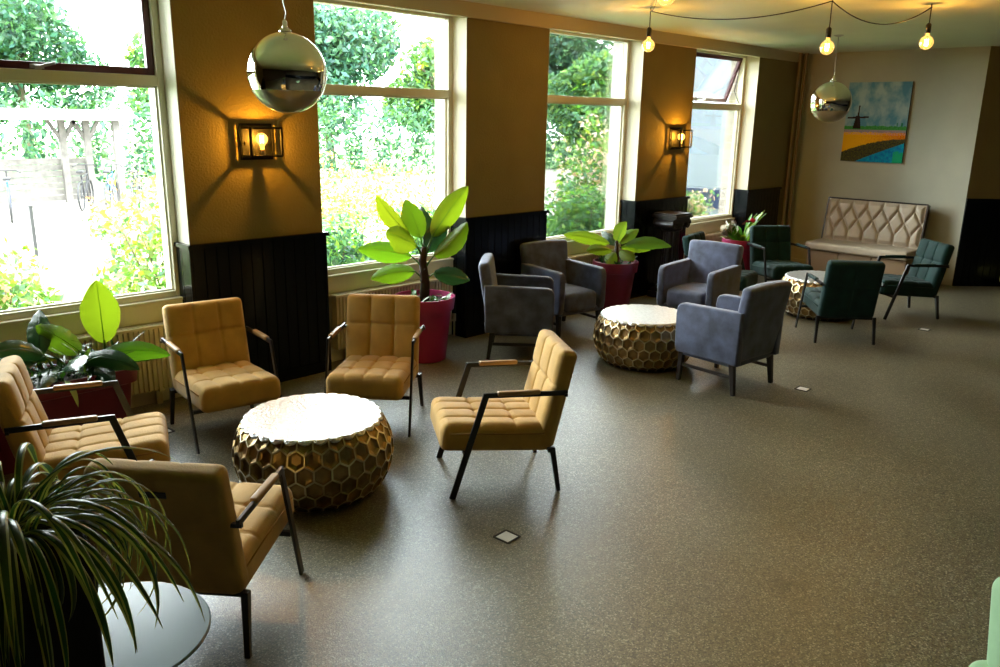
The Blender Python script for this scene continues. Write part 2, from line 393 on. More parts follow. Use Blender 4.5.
radiator(3.72, 5.02, 'cream ribbed panel radiator behind the tall broad-leaved plant in the magenta pot')
radiator(6.36, 7.68, 'cream ribbed panel radiator beside the plant pot with the pale drooping leaves')
radiator(9.0, 10.32, 'cream ribbed panel radiator behind the white and red flowering pot plant')
# heating pipes in the corner
for k, (x, y, lab) in enumerate(((11.52, -.055, 'taupe heating pipe in the corner, nearer the window wall'), (11.60, -.105, 'taupe heating pipe in the corner, nearer the windmill painting'))):
    b = MB(); b.tube([(x, y, 0), (x, y, 3.01)], .022, 16); b.tube([(x, y, .0), (x, y, .03)], .034, 16); b.tube([(x, y, 2.985), (x, y, 3.01)], .034, 16)
    tag(b.build('heating_pipe', M['pipe'], smooth=True, auto=40), lab, 'pipe', 'heating pipes in the corner')

# ------------------------------------------------------------------ seats
def frame_chair(fabric, pad, label, x, y, deg, group, slot=True, protos={}):
    key = fabric.name
    if key in protos:
        t = copy_tree(protos[key]); t.location = (x, y, 0); t.rotation_euler = (0, 0, R(deg)); tag(t, label, 'armchair', group); return t
    t = thing('lounge_armchair', label, 'armchair', (x, y, 0), R(deg), group); protos[key] = t
    W2, L2 = .255, .305
    # seat: cushion between s 0..  (x from -.27 to .365)
    def seat_fn(p, n):
        up = max(0, n.z)
        if p.z > 0:
            a = max(seam(p.y, -.255, .255, 4, .007), seam(p.x, -.31, .31, 3, .007))
            bx = math.cos(p.y/.255*PI/2)**.5 if abs(p.y) < .254 else 0
            cell = abs(math.sin((p.y+.255)/.51*4*PI))*abs(math.sin((p.x+.31)/.62*3*PI))
            dm = seam(p.y, -.255, .255, 4, .018)*seam(p.x, -.31, .31, 3, .018); p = p + Vector((0, 0, -.007*a*up + .007*cell**.7*up + .012*bx*up - .014*dm*up))
            fr = max(0, n.x); a2 = seam(p.y, -.255, .255, 4, .012)
        return p
    b = MB(); T = Matrix.Translation((.045, 0, .322)) @ Matrix.Rotation(R(-3.5), 4, 'Y')
    rbox(b, (.64, .51, .155), .045, (54, 48, 4), T, seat_fn)
    so = b.build('seat', fabric, t, smooth=True)
    # side welts
    for s in (-1, 1):
        pz = MB(); pz.tube([T @ Vector((-.28, s*.254, .035)), T @ Vector((.27, s*.254, .035))], .0045, 6)
        pz.build('piping', M['yellow_pipe'] if 'ochre' in key else fabric, so, smooth=True)
    # backrest, leaning
    def back_fn(p, n):
        f = max(0, n.x)
        a = max(seam(p.y, -.255, .255, 3, .006), math.exp(-((p.z-.08)/.007)**2))
        cell = abs(math.sin((p.y+.255)/.51*3*PI))*(abs(math.sin((p.z-.08)/.23*PI)) if p.z > .08 else abs(math.sin((p.z-.08)/.36*PI)))
        g = max(0, -n.x); a3 = max(math.exp(-(p.y/.008)**2), math.exp(-((p.z-.03)/.008)**2))
        return p + Vector((-.010*a*f + .011*cell**.7*f - .012*f*seam(p.y, -.255, .255, 3, .02)*math.exp(-((p.z-.08)/.02)**2) + .006*a3*g, 0, 0))
    T2 = Matrix.Translation((-.292, 0, .532)) @ Matrix.Rotation(R(-13), 4, 'Y')
    b = MB(); rbox(b, (.10, .52, .575), .035, (3, 48, 52), T2, back_fn)
    bo = b.build('backrest', fabric, t, smooth=True)
    if slot:
        h = MB(); h.box((-.0545, -.05, .185), (-.047, .05, .210), T2); h.build('grip_slot', M['black_metal'], bo)
    # flat steel frame, one each side
    for s in (-1, 1):
        y_ = s*.285; f = MB()
        f.bar((.305, y_, 0), (.118, y_, .604), .014, .034, (1, 0, 0)); f.bar((.127, y_, .595), (-.335, y_, .588), .014, .028)
        f.build('arm_frame', M['black_metal'], t, bevel=.002)
        l = MB(); l.bar((-.305, y_*.97, 0), (-.262, y_*.93, .26), .022, .024, (1, 0, 0), .03, .034); l.build('leg', M['black_metal'], t, bevel=.002)
        p_ = MB(); rbox(p_, (.24, .034, .026), .010, (2, 1, 1), Matrix.Translation((-.06, y_, .602))); p_.build('arm_pad', pad, t, smooth=True)
        k = MB(); k.bar((-.325, y_*.86, .578), (-.325, y_*1.05, .578), .016, .016); k.build('bolt', M['black_metal'], t)
    for xx in (-.25, .225): c = MB(); c.bar((xx, -.275, .245), (xx, .275, .245), .022, .022); c.build('cross_rail', M['black_metal'], t)
    return t
Y, TN = M['yellow'], M['tan']
gy = 'ochre lounge chairs around the near drum table'
frame_chair(Y, TN, 'ochre velvet armchair standing under the wall lamp, in front of the black wainscot', 2.345, -.667, 261.2, gy)
frame_chair(Y, TN, 'ochre velvet armchair directly in front of the tall plant in the magenta pot', 3.187, -1.182, 221.3, gy)
frame_chair(Y, TN, 'ochre velvet armchair seen from behind, beside the glass side table', 1.325, -2.515, 39.5, gy)
frame_chair(Y, TN, 'ochre velvet armchair standing alone on the open floor, seen from its side', 3.159, -2.393, 146.3, gy)
frame_chair(Y, TN, 'ochre velvet armchair in front of the long burgundy planter, partly out of the picture', 1.319, -1.245, 338, gy)
G = M['green']; gg = 'dark green lounge chairs around the far drum table'
frame_chair(G, G, 'dark green velvet armchair tucked between the black pedestal and the flowering pot', 8.2, -.95, 282, gg, slot=False)
frame_chair(G, G, 'dark green velvet armchair facing the room in front of the leather banquette\'s near end', 9.355, -1.10, 233, gg)
frame_chair(G, G, 'dark green velvet armchair seen from behind in front of the far drum table', 7.924, -2.408, 41.1, gg)
frame_chair(G, G, 'dark green velvet armchair in side view, in front of the banquette\'s far end', 9.461, -2.48, 139.1, gg)

def tub_chair(label, x, y, deg, protos=[]):
    gr = 'blue grey tub chairs around the middle drum table'
    if protos:
        t = copy_tree(protos[0]); t.location = (x, y, 0); t.rotation_euler = (0, 0, R(deg)); return tag(t, label, 'armchair', gr)
    t = thing('tub_armchair', label, 'armchair', (x, y, 0), R(deg), gr); protos.append(t)
    F = M['grey']
    def pf(p, n):
        if n.z > .2: 
            c = max(0, 1-(p.x/.26)**2)*max(0, 1-(p.y/.21)**2); p = p + Vector((0, 0, .028*c))
        return p
    b = MB(); rbox(b, (.52, .42, .19), .045, (8, 8, 3), Matrix.Translation((.02, 0, .335)), pf); b.build('seat', F, t, smooth=True)
    for s in (-1, 1):
        # arm panel with rounded front top corner, slightly flaring
        poly2 = [(.275, .245), (.29, .30), (.295, .56), (.288, .61), (.268, .638), (.235, .650), (-.22, .662), (-.31, .664), (-.30, .245)]
        a = MB(); th = .075; y0 = s*.232; y1 = s*(.232+th)
        n = len(poly2); ins = .012
        def ring(yy, k):
            cx, cz = 0, .45
            return [(cx+(px-cx)*k, yy, cz+(pz-cz)*(k if k == 1 else k-.0)) for px, pz in poly2]
        rings = [ring(y0, .965), ring(y0+s*ins, 1), ring(y1-s*ins, 1), ring(y1, .965)]
        vs = [v for r_ in rings for v in r_]; fs = []
        for r_ in range(3):
            for i in range(n): fs.append((r_*n+i, r_*n+(i+1)%n, (r_+1)*n+(i+1)%n, (r_+1)*n+i))
        fs += [tuple(range(n))[::-1], tuple(3*n+i for i in range(n))]
        if s < 0: fs = [f[::-1] for f in fs]
        fs = [f[::-1] for f in fs]
        a.add(vs, fs); a.build('arm', F, t, smooth=True, bevel=.008, auto=50)
    T2 = Matrix.Translation((-.275, 0, .555)) @ Matrix.Rotation(R(-9), 4, 'Y')
    def bf(p, n):
        w = .90 + .10*smooth01((p.z+.3)/.6)
        bow = .012*(1-(p.y/.3)**2) if n.z > .3 else 0
        return Vector((p.x + (.014*(1-(p.y/.3)**2) if n.x > .5 else 0), p.y*w, p.z+bow))
    b = MB(); rbox(b, (.095, .585, .60), .035, (3, 10, 10), T2, bf); b.build('backrest', F, t, smooth=True)
    b = MB(); rbox(b, (.52, .56, .05), .012, (2, 2, 1), Matrix.Translation((0, 0, .245))); b.build('seat_rail', F, t, smooth=True)
    for sx in (-1, 1):
        for s in (-1, 1):
            l = MB(); l.bar((sx*.25 - (.02 if sx < 0 else .0), s*.265, 0), (sx*.235, s*.262, .26), .03, .03, (1, 0, 0), .044, .044); l.build('leg', M['dark_wood'], t, bevel=.003)
    for s in (-1, 1):
        l = MB(); l.bar((-.245, s*.263, .14), (.24, s*.263, .14), .018, .026); l.build('stretcher', M['dark_wood'], t, bevel=.002)
    return t
tub_chair('blue grey velvet tub chair in side view, close to the black wainscot', 5.16, -.70, 311.4)
tub_chair('blue grey velvet tub chair half hidden behind another, next to the broad-leaved pot plant', 6.05, -.44, 262)
tub_chair('blue grey velvet tub chair on the open floor, its back turned to the room', 5.782, -2.401, 85.2)
tub_chair('blue grey velvet tub chair with a light-catching back, in front of the black pedestal', 7.124, -1.313, 183)

# ------------------------------------------------------------------ drum tables with honeycomb sides
def drum(label, x, y, rz, protos=[]):
    gr = 'honeycomb brass drum tables'
    if protos:
        t = copy_tree(protos[0]); t.location = (x, y, 0); t.rotation_euler = (0,0,rz); return tag(t, label, 'coffee table', gr)
    t = thing('drum_table', label, 'coffee table', (x, y, 0), rz, gr); protos.append(t)
    H = .42
    prof = [(.372, H), (.395, .395), (.420, .35), (.438, .29), (.444, .235), (.438, .17), (.420, .11), (.392, .055), (.365, .022), (.35, .01)]
    # arc-length table
    S = [0]
    for i in range(1, len(prof)): S.append(S[-1]+math.hypot(prof[i][0]-prof[i-1][0], prof[i][1]-prof[i-1][1]))
    LT = S[-1]
    def at(th, s, d=0):
        s = max(0, min(LT, s)); i = 0
        while i < len(S)-2 and S[i+1] < s: i += 1
        f = (s-S[i])/(S[i+1]-S[i]); r = prof[i][0]*(1-f)+prof[i+1][0]*f; z = prof[i][1]*(1-f)+prof[i+1][1]*f
        e = 4*min(s, LT-s)/LT
        r -= d; return (r*math.cos(th), r*math.sin(th), z)
    N = 30; dth = 2*PI/N; hexw = .444*dth; Rh = hexw/math.sqrt(3)*1.04; pitch = 1.5*Rh
    b = MB(); rows = int(LT/pitch)+2
    for r_ in range(rows):
        sc = r_*pitch + Rh*.35
        if sc-Rh > LT: continue
        for k in range(N):
            tc = (k + (.5 if r_ % 2 else 0))*dth
            ring = [(0, -Rh), (.5, -Rh/2), (.5, Rh/2), (0, Rh), (-.5, Rh/2), (-.5, -Rh/2)]
            vs = []
            for kk, dd in ((1, 0), (.90, .001), (.80, .011), (.55, .017)):
                vs += [at(tc+a*dth*kk, sc+c*kk, dd) for a, c in ring]
            vs.append(at(tc, sc, .019))
            o = len(b.v)
            for j, m_ in ((0, 1), (1, 0), (2, 0)):
                b.cur = m_; b.add([], [])
                fs = [(o+j*6+i, o+j*6+(i+1) % 6, o+(j+1)*6+(i+1) % 6, o+(j+1)*6+i) for i in range(6)]
                b.f += fs; b.m += [m_]*6
            b.v += vs
            b.f += [(o+18+i, o+18+(i+1) % 6, o+24) for i in range(6)]; b.m += [0]*6
    b.f = [f[::-1] for f in b.f] if False else b.f
    b.build('honeycomb_side', [M['gold'], M['gold_edge']], t)
    # scalloped metal top
    tp = MB(); n = N*4; pr = []
    vs = [(0, 0, H+.006)]; rad = []
    for k in range(n):
        th = k*2*PI/n; c = abs(math.cos(th*N/2)); rad.append(.374 + .016*c)
    for rr, zz in ((.3, H+.006), (.97, H+.006), (1.0, H+.001), (.99, H-.008)):
        vs += [(rad[k]*rr*math.cos(k*2*PI/n), rad[k]*rr*math.sin(k*2*PI/n), zz-(0 if rr < .98 else .012*abs(math.cos(k*2*PI/n*N/2)))) for k in range(n)]
    fs = [(0, 1+k, 1+(k+1) % n) for k in range(n)]
    for j in range(3): fs += [(1+j*n+k, 1+(j+1)*n+k, 1+(j+1)*n+(k+1) % n, 1+j*n+(k+1) % n) for k in range(n)]
    tp.add(vs, fs); tp.build('table_top', M['hammered'], t)
    bs = MB(); bs.lathe([(.33, 0), (.345, .012), (.345, .03), (.33, .36)], 40); bs.build('base', M['drum_base'], t)
    return t
drum('large honeycomb brass drum table among the ochre armchairs', 2.30, -1.80, .05)
drum('honeycomb brass drum table among the blue grey tub chairs', 5.76, -1.62, .3)
drum('honeycomb brass drum table among the dark green armchairs', 8.73, -1.889, .7)

# ------------------------------------------------------------------ banquette
t = thing('banquette', 'taupe leather banquette with a diamond-tufted back against the far wall', 'bench', (XB, -1.34, 0), 0)
bw = .665   # half width
def tuft(y, z):   # y in -1..1, z 0..1 on the panel ; returns depth
    nx = 6.35; u = (y+1)/2*nx; rows = [.26, .54, .82]
    # buttons: rows 0 and 2 offset .5
    sp = .28
    v = (z-.26)/sp
    best = 1
    U = u-.175-.5
    if 0 <= v <= 2:
        a = (U - v*.5); c = (U + v*.5)
        d = min(abs(a-round(a)), abs(c-round(c)))
        best = d*1.6
    elif v < 0: best = abs(U-round(U))*1.6
    else: best = abs((U-1)-round(U-1))*1.6
    edge = min(1, min(z, 1-z)*9, (1-abs(y))*12)
    dip = 1-math.exp(-(best/.12)**1.2)
    return dip*.042*max(.25, edge)
b = MB(); ny, nz = 150, 70; hh = .585; vs = []; fs = []
T = Matrix.Translation((-.215, 0, .455)) @ Matrix.Rotation(R(9), 4, 'Y')
for j in range(nz+1):
    for i in range(ny+1):
        y_ = -1+2*i/ny; z_ = j/nz; vs.append(T @ Vector((-.055-tuft(-y_, z_), y_*(bw-.012), z_*hh)))
for j in range(nz):
    for i in range(ny):
        a = j*(ny+1)+i; fs.append((a, a+ny+1, a+ny+2, a+1))
b.add(vs, fs); bo = b.build('backrest', M['leather'], t, smooth=True)
c = MB(); c.box((-.056, -bw, -.03), (.03, bw, hh), T); c.build('back_shell', M['dark_wood'], bo, bevel=.006)
e = MB(); 
e.bar(T @ Vector((-.06, -bw+.006, hh)), T @ Vector((-.06, bw-.006, hh)), .03, .018); e.bar(T @ Vector((-.06, -bw+.006, 0)), T @ Vector((-.06, -bw+.006, hh)), .018, .03); e.bar(T @ Vector((-.06, bw-.006, 0)), T @ Vector((-.06, bw-.006, hh)), .018, .03)
e.build('border', M['dark_wood'], bo)
b = MB(); rbox(b, (.56, 1.36, .11), .035, (4, 8, 2), Matrix.Translation((-.50, 0, .415))); b.build('seat', M['leather'], t, smooth=True)
b = MB(); 
for k in range(3): rbox(b, (.50, 1.32/3-.004, .36), .012, (2, 2, 2), Matrix.Translation((-.47, -.66+1.32/6+k*1.32/3, .183)))
b.build('base', M['leather_base'], t, smooth=True)

# ------------------------------------------------------------------ painting
t = thing('painting', 'unframed canvas of a windmill behind yellow and orange flower fields', 'painting', (XB, -1.125, 2.08), 0)
pw, ph = .83, 1.06
def fbm(x, y, s=0): return noise.fractal(Vector((x, y, s)), 1.0, 2.0, 4)
def pcol(u, v):
    n1 = fbm(u*6, v*5, 1); n2 = fbm(u*25, v*25, 3); n3 = noise.noise(Vector((u*60, v*60, 5)))
    sky = Vector((.14, .27, .36)).lerp(Vector((.40, .50, .50)), max(0, min(1, .5+n1*.9+.15*n2)))
    sky = sky.lerp(Vector((.25, .45, .50)), max(0, .4-v)*1.2)
    c = sky
    if v < .455 + .012*n2: c = Vector((.05, .20, .06)).lerp(Vector((.10, .30, .10)), .5+n3)
    if v < .41: c = Vector((.45, .28, .40)).lerp(Vector((.25, .28, .2)), .5+n3*.8)
    if v < .375 + .01*n2:
        c = Vector((.75, .42, .02)).lerp(Vector((.55, .12, .02)), max(0, min(1, (u-.35)*1.1+n3*.6)))
        if v > .345 and n3 > .1: c = Vector((.65, .35, .3))
    # dark bank sweeping up to the right
    top = .12 + .18*(1-(1-u)**1.8)+.01*n2
    bot = -.02 + .27*max(0, (u-.2)/.8)**.9
    if v < top: c = Vector((.035, .03, .02)).lerp(Vector((.12, .11, .03)), max(0, n3+.25))
    if v < bot: c = Vector((.01, .16, .34)).lerp(Vector((.02, .30, .42)), max(0, min(1, .5+n2)))
    if u > .84 and v < .13+.05*n2: c = Vector((.05, .30, .16))
    # windmill
    mx = .205
    def seg(x0, y0, x1, y1, w):
        dx, dy = x1-x0, y1-y0; q = max(0, min(1, ((u-x0)*dx+(v-y0)*dy)/(dx*dx+dy*dy)))
        return math.hypot(u-x0-q*dx, v-y0-q*dy) < w
    if .42 < v < .58 and abs(u-mx) < .032+(.58-v)*.22: c = Vector((.02, .012, .01))
    if seg(mx+.005, .57, mx+.01, .70, .012) or seg(mx-.16, .555, mx+.17, .565, .011) or seg(mx, .56, mx+.03, .45, .012): c = Vector((.03, .02, .02))
    if .455 < v < .50 and (.84 < u < .86 or .91 < u < .94): c = Vector((.03, .15, .08))
    g_ = (c.x+c.y+c.z)/3; c = Vector([max(.002, g_+(k_-g_)*1.35)*1.12 for k_ in c])
    return c
nu, nv = 150, 190; vs = [(0, pw/2-pw*i/nu, -ph/2+ph*j/nv) for j in range(nv+1) for i in range(nu+1)]
me = bpy.data.meshes.new('canvas'); me.from_pydata(vs, [], [(j*(nu+1)+i, j*(nu+1)+i+nu+1, j*(nu+1)+i+nu+2, j*(nu+1)+i+1)[::-1] for j in range(nv) for i in range(nu)])
ca = me.color_attributes.new('paint', 'FLOAT_COLOR', 'POINT')
for j in range(nv+1):
    for i in range(nu+1): ca.data[j*(nu+1)+i].color = (*pcol(i/nu, j/nv), 1)
pm = mat('painted canvas', (1, 1, 1), .7, spec=.15); at_ = pm.node_tree.nodes.new('ShaderNodeAttribute'); at_.attribute_name = 'paint'
pm.node_tree.links.new(at_.outputs['Color'], pm.node_tree.nodes['Principled BSDF'].inputs['Base Color'])
me.materials.append(pm); o = bpy.data.objects.new('canvas', me); col.objects.link(o); o.parent = t; o.location = (-.034, 0, 0)
b = MB(); b.box((-.033, -pw/2, -ph/2), (-.002, pw/2, ph/2)); b.build('stretcher_frame', M['dark_wood'], t)

# ------------------------------------------------------------------ pedestal
t = thing('plant_pedestal', 'black classical column pedestal with scrolled capital against the wainscot', 'pedestal', (8.24, -.24, 0), 0)
b = MB(); b.box((-.17, -.17, 0), (.17, .17, .07)); b.box((-.145, -.145, .07), (.145, .145, .11)); b.lathe([(.135, .11), (.145, .125), (.135, .145), (.115, .155), (.12, .17)], 24); b.build('plinth', M['dark_wood'], t, bevel=.004)
b = MB(); n = 48; prof = [(.112, .17), (.108, .3), (.100, .55), (.094, .80), (.098, .815)]
vs = []; 
for r_, z in prof:
    for k in range(n): vs.append(((r_-(.010 if k % 4 in (1, 2) else 0))*math.cos(2*PI*k/n), (r_-(.010 if k % 4 in (1, 2) else 0))*math.sin(2*PI*k/n), z))
b.add(vs, [(i*n+k, i*n+(k+1) % n, (i+1)*n+(k+1) % n, (i+1)*n+k) for i in range(4) for k in range(n)]); b.build('shaft', M['dark_wood'], t)
b = MB(); b.lathe([(.10, .80), (.125, .815), (.13, .835), (.12, .85), (.14, .87), (.14, .9)], 24); b.box((-.16, -.14, .90), (.16, .14, .955))
for sx in (-1, 1):
    pts = []; 
    for k in range(26):
        a = k*.5; rr = .062*(1-k/30); pts.append((sx*(.138+rr*math.cos(a)*.9), 0, .885+rr*math.sin(a)))
    for yy in (-.13, .13): b.tube([(p[0], yy, p[2]) for p in pts], .011, 6)
    b.tube([(sx*.138, -.13, .885), (sx*.138, .13, .885)], [.052, .052], 16)
b.build('capital', M['dark_wood'], t, bevel=.002)
b = MB(); b.box((-.18, -.17, .955), (.18, .17, .99)); b.box((-.165, -.155, .99), (.165, .155, 1.01)); b.build('top_slab', M['dark_wood'], t, bevel=.004)

# ------------------------------------------------------------------ plants
def leaf(mb, base, dirv, length, width, droop=.4, fold=.12, n=9, power=.95, tip=.0, roll=0, face=None):
    """broad blade: base point, start direction, bends down by droop (radians)"""
    d = Vector(dirv).normalized(); side = d.cross(Vector((0, 0, 1)))
    side = side.normalized() if side.length > .05 else Vector((1, 0, 0))
    if face is not None:
        side = d.cross(Vector(face)); side = side.normalized() if side.length > .05 else Vector((1, 0, 0))
    if roll: side = Matrix.Rotation(roll, 3, d) @ side
    p = Vector(base); vs = []; st = length/n
    ax = d.cross(Vector((0, 0, 1))); ax = ax.normalized() if ax.length > .05 else Vector((1, 0, 0))
    for i in range(n+1):
        t_ = i/n; w = width/2*(math.sin(PI*min(1, t_**power*.97+.02)))**.62*(1-.25*max(0, t_-.6)/.4) if 0 < i < n else width*.02
        nr = side.cross(d).normalized()
        wav = math.sin(i*2.1)*.035*width
        vs += [p - side*w + nr*(fold*w+wav), p - side*w*.5 + nr*fold*w*.35, p, p + side*w*.5 + nr*fold*w*.35, p + side*w + nr*(fold*w-wav)]
        p = p + d*st; rot = Matrix.Rotation(-droop/n, 3, ax); d = (rot @ d).normalized(); side = (rot @ side).normalized()
    fs = [(i*5+k, i*5+k+1, i*5+k+6, i*5+k+5) for i in range(n) for k in range(4)]
    mb.add(vs, fs)
    if width > .11:
        mb.tube([Vector(vs[i*5+2]) for i in range(0, n)], [.0035*(1-.7*i/n) for i in range(n)], 5, False)
    return p
def dirv(az, el): return Vector((math.cos(az)*math.cos(el), math.sin(az)*math.cos(el), math.sin(el)))
def round_pot(t, m, r=.265, h=.56, rb=.185):
    b = MB(); b.lathe([(rb-.01, 0), (rb, .008), (r-.035, h-.115), (r-.012, h-.11), (r, h-.01), (r-.004, h), (r-.018, h), (r-.026, h-.04), (r-.04, h-.06)], 48, cap1=False); b.build('pot', m, t, smooth=True, auto=35)
    s = MB(); s.lathe([(.0005, h-.045), (r*.5, h-.04), (r-.03, h-.05)], 32, cap0=False, cap1=False); s.build('soil', M['soil'], t)

# tall banana-like plant
t = thing('potted_plant', 'tall broad-leaved plant in a round magenta pot, by the second window', 'potted plant', (4.40, -.27, 0), 0, 'plants in pots')
round_pot(t, M['pot_pink'])
b = MB(); b.tube([(0, 0, .5), (.01, 0, .68), (-.01, .01, .86), (0, 0, .98)], [.045, .04, .034, .022], 10)
for k in range(10): b.tube([(0, 0, .52+.035*k), (.05*math.cos(k*2.4), .05*math.sin(k*2.4), .56+.035*k)], [.02, .006], 5)
b.build('stem', M['trunk'], t, smooth=True)
# camera-right direction at this plant ~ (.70,-.71); away ~ (.7,.7)
rx = Vector((.76, -.65, 0)); aw = Vector((.65, .76, 0))
def dd(r_, a, z): return (rx*r_ + aw*a + Vector((0, 0, z))).normalized()
b = MB(); sm = MB()
leaves = [  # right, away, up, petiole, length, width, droop, base z, material, roll
    (.62, .1, 1.0, .20, .52, .20, .15, .88, 0, .3), (-.30, .3, 1.0, .16, .36, .21, .3, .90, 0, .1), (-1.0, .2, .95, .24, .42, .17, -.25, .88, 0, .2),
    (-.55, -.3, .5, .14, .32, .24, .5, .86, 0, .1), (-1.0, -.2, .35, .16, .46, .19, .35, .78, 0, -.1), (-1.0, -.1, .08, .12, .38, .18, .5, .68, 0, -.1),
    (.75, -.2, .50, .15, .42, .18, -.5, .78, 0, .1), (1.0, .0, .05, .12, .32, .17, .5, .66, 1, .1), (.30, .1, .7, .12, .30, .18, .5, .82, 1, .3), (-.05, .6, .9, .18, .36, .18, .5, .88, 1, 0)]
for r_, a, z, pet, ln, wd, dr, bz, mi, ro in leaves:
    d0 = dd(r_, a, z); p0 = Vector((0, 0, bz)); p1 = p0 + dd(r_*.6, a*.6, max(z, .7))*pet
    sm.tube([p0, (p0+p1)/2+Vector((0, 0, .01)), p1, p1+d0*ln*.06], [.010, .008, .006, .004], 6)
    b.cur = mi; leaf(b, p1, d0, ln, wd, dr, .42, 18, 1.0, roll=ro, face=aw*.8+Vector((0, 0, -.6)))
b.build('foliage', [M['leaf_lime'], M['leaf_dark']], t, smooth=True)
sm.build('petiole', M['leaf_mid'], t, smooth=True)
u_ = MB(); rnd = random.Random(3)
for k in range(16):
    az = rnd.uniform(0, 2*PI); q = (.16*math.cos(az)+.02, .16*math.sin(az)-.02, .52); leaf(u_, q, dirv(rnd.uniform(0, 2*PI), rnd.uniform(.3, 1.2)), rnd.uniform(.06, .12), .05, .8, .2, 5)
u_.build('undergrowth', M['leaf_mid'], t, smooth=True)

# third window plant
t = thing('potted_plant', 'low plant with lime and pale drooping leaves in a burgundy pot, third window', 'potted plant', (7.14, -.26, 0), 0, 'plants in pots')
round_pot(t, M['pot_red'], .25, .56, .165)
b = MB(); b.tube([(0, 0, .5), (.01, 0, .62), (0, 0, .78)], [.03, .026, .018], 8); b.build('stem', M['trunk'], t, smooth=True)
b = MB()
for r_, a, z, pet, ln, wd, dr, bz, mi, ro in [(-1, .1, .35, .08, .52, .15, .35, .72, 0, -.3), (-.7, -.3, .2, .06, .34, .15, .5, .66, 0, 0), (-.3, -.5, -.2, .05, .24, .14, .5, .64, 0, 0), (.5, -.6, -.1, .05, .22, .16, .6, .66, 0, 0), (.2, .2, 1, .06, .28, .16, .9, .70, 2, .4), (.7, .4, .9, .06, .32, .16, .8, .70, 2, -.2), (1, -.2, .35, .1, .50, .15, .7, .70, 2, .2), (1, .2, .2, .06, .36, .13, .6, .68, 0, .1), (-.2, .5, .6, .05, .3, .14, .8, .68, 1, 0)]:
    d0 = dd(r_, a, z); p1 = Vector((0, 0, bz)) + dd(r_, a, max(z, .3))*pet; b.cur = mi; leaf(b, p1, d0, ln, wd, dr, .34, 16, 1.0, roll=ro, face=aw*.7+Vector((0, 0, -.7)))
b.build('foliage', [M['leaf_lime'], M['leaf_dark'], M['leaf_mid']], t, smooth=True)
u_ = MB()
for k in range(26):
    az = rnd.uniform(0, 2*PI); q = (.15*math.cos(az), .15*math.sin(az), .52); leaf(u_, q, dirv(az+rnd.uniform(-.6, .6), rnd.uniform(.4, 1.3)), rnd.uniform(.08, .16), .03, .7, .2, 5)
u_.build('undergrowth', M['leaf_dark'], t, smooth=True)
u_ = MB(); 
for q in ((.10, -.12, .60), (.13, -.09, .58), (.07, -.15, .585)): rbox(u_, (.07, .07, .05), .024, (2, 2, 2), Matrix.Translation(q))
u_.build('red_flower', M['flower_red'], t, smooth=True)
u_ = MB(); rbox(u_, (.04, .04, .05), .019, (2, 2, 2), Matrix.Translation((.20, -.10, .70))); u_.tube([(.18, -.1, .52), (.20, -.10, .68)], .004, 5); u_.build('white_flower', M['flower_white'], t, smooth=True)

# fourth window plant
t = thing('potted_plant', 'flowering plant with white and red blooms in a round magenta pot, by the far corner', 'potted plant', (9.62, -.42, 0), 0, 'plants in pots')
round_pot(t, M['pot_pink'], .25, .60, .175)
b = MB()
for k in range(34):
    az = rnd.uniform(0, 2*PI); el = rnd.uniform(.35, 1.4); b.cur = 0 if k % 3 else 1
    leaf(b, (.08*math.cos(az), .08*math.sin(az), .56), dirv(az, el), rnd.uniform(.16, .30), .075, rnd.uniform(.3, 1.0), .2, 7)
for k in range(9):
    d0 = dd(.45+rnd.uniform(-.25, .25), rnd.uniform(-.2, .2), 1); b.cur = 0; leaf(b, (.03+rnd.uniform(-.05, .09), -.04+rnd.uniform(-.05, .05), .66), d0, rnd.uniform(.26, .36), .07, .2, .2, 7)
b.build('foliage', [M['leaf_lime'], M['leaf_mid']], t, smooth=True)
f = MB()
for k in range(11):
    p0 = rx*rnd.uniform(-.26, -.02) + Vector((0, 0, rnd.uniform(.66, .80))); leaf(f, p0, dd(-1+rnd.uniform(0, .8), -.8, rnd.uniform(.2, .7)), .17, .14, .5, .3, 5, face=aw*.9+Vector((0, 0, -.4)))
f.build('white_flower', M['flower_white'], t, smooth=True)
f = MB()
for k in range(3): leaf(f, rx*(-.02+.03*k)-aw*.12+Vector((0, 0, .80+.015*k)), dd(-.3+.4*k, -.5, .4), .075, .07, .4, .3, 5, face=aw)
f.build('red_flower', M['flower_red'], t, smooth=True)

# long planter at the first window
t = thing('potted_plant', 'long burgundy planter of mixed broad-leaved and grassy plants at the first window', 'potted plant', (1.42, -.31, 0), 0, 'plants in pots')
b = MB()
def rr(hx, hy, r_, z, n=6):
    out = []
    for cx, cy, a0_ in ((hx-r_, hy-r_, 0), (-hx+r_, hy-r_, PI/2), (-hx+r_, -hy+r_, PI), (hx-r_, -hy+r_, 1.5*PI)):
        for k in range(n+1): a = a0_+k*PI/2/n; out.append((cx+r_*math.cos(a), cy+r_*math.sin(a), z))
    return out
rings = [rr(.38, .15, .05, 0), rr(.42, .18, .06, .40), rr(.45, .205, .07, .41), rr(.46, .21, .07, .50), rr(.44, .19, .06, .50), rr(.43, .18, .06, .45)]
n = len(rings[0]); vs = [v for r_ in rings for v in r_]; fs = [(i*n+k, i*n+(k+1) % n, (i+1)*n+(k+1) % n, (i+1)*n+k) for i in range(5) for k in range(n)] + [tuple(range(n))[::-1]]
b.add(vs, fs); b.build('planter', M['pot_red'], t, smooth=True, auto=40)
s = MB(); s.add(rr(.435, .185, .06, .46), [tuple(range(28))]); s.build('soil', M['soil'], t)
b = MB(); rx = Vector((.93, -.37, 0)); aw = Vector((.37, .93, 0)); sm = MB()
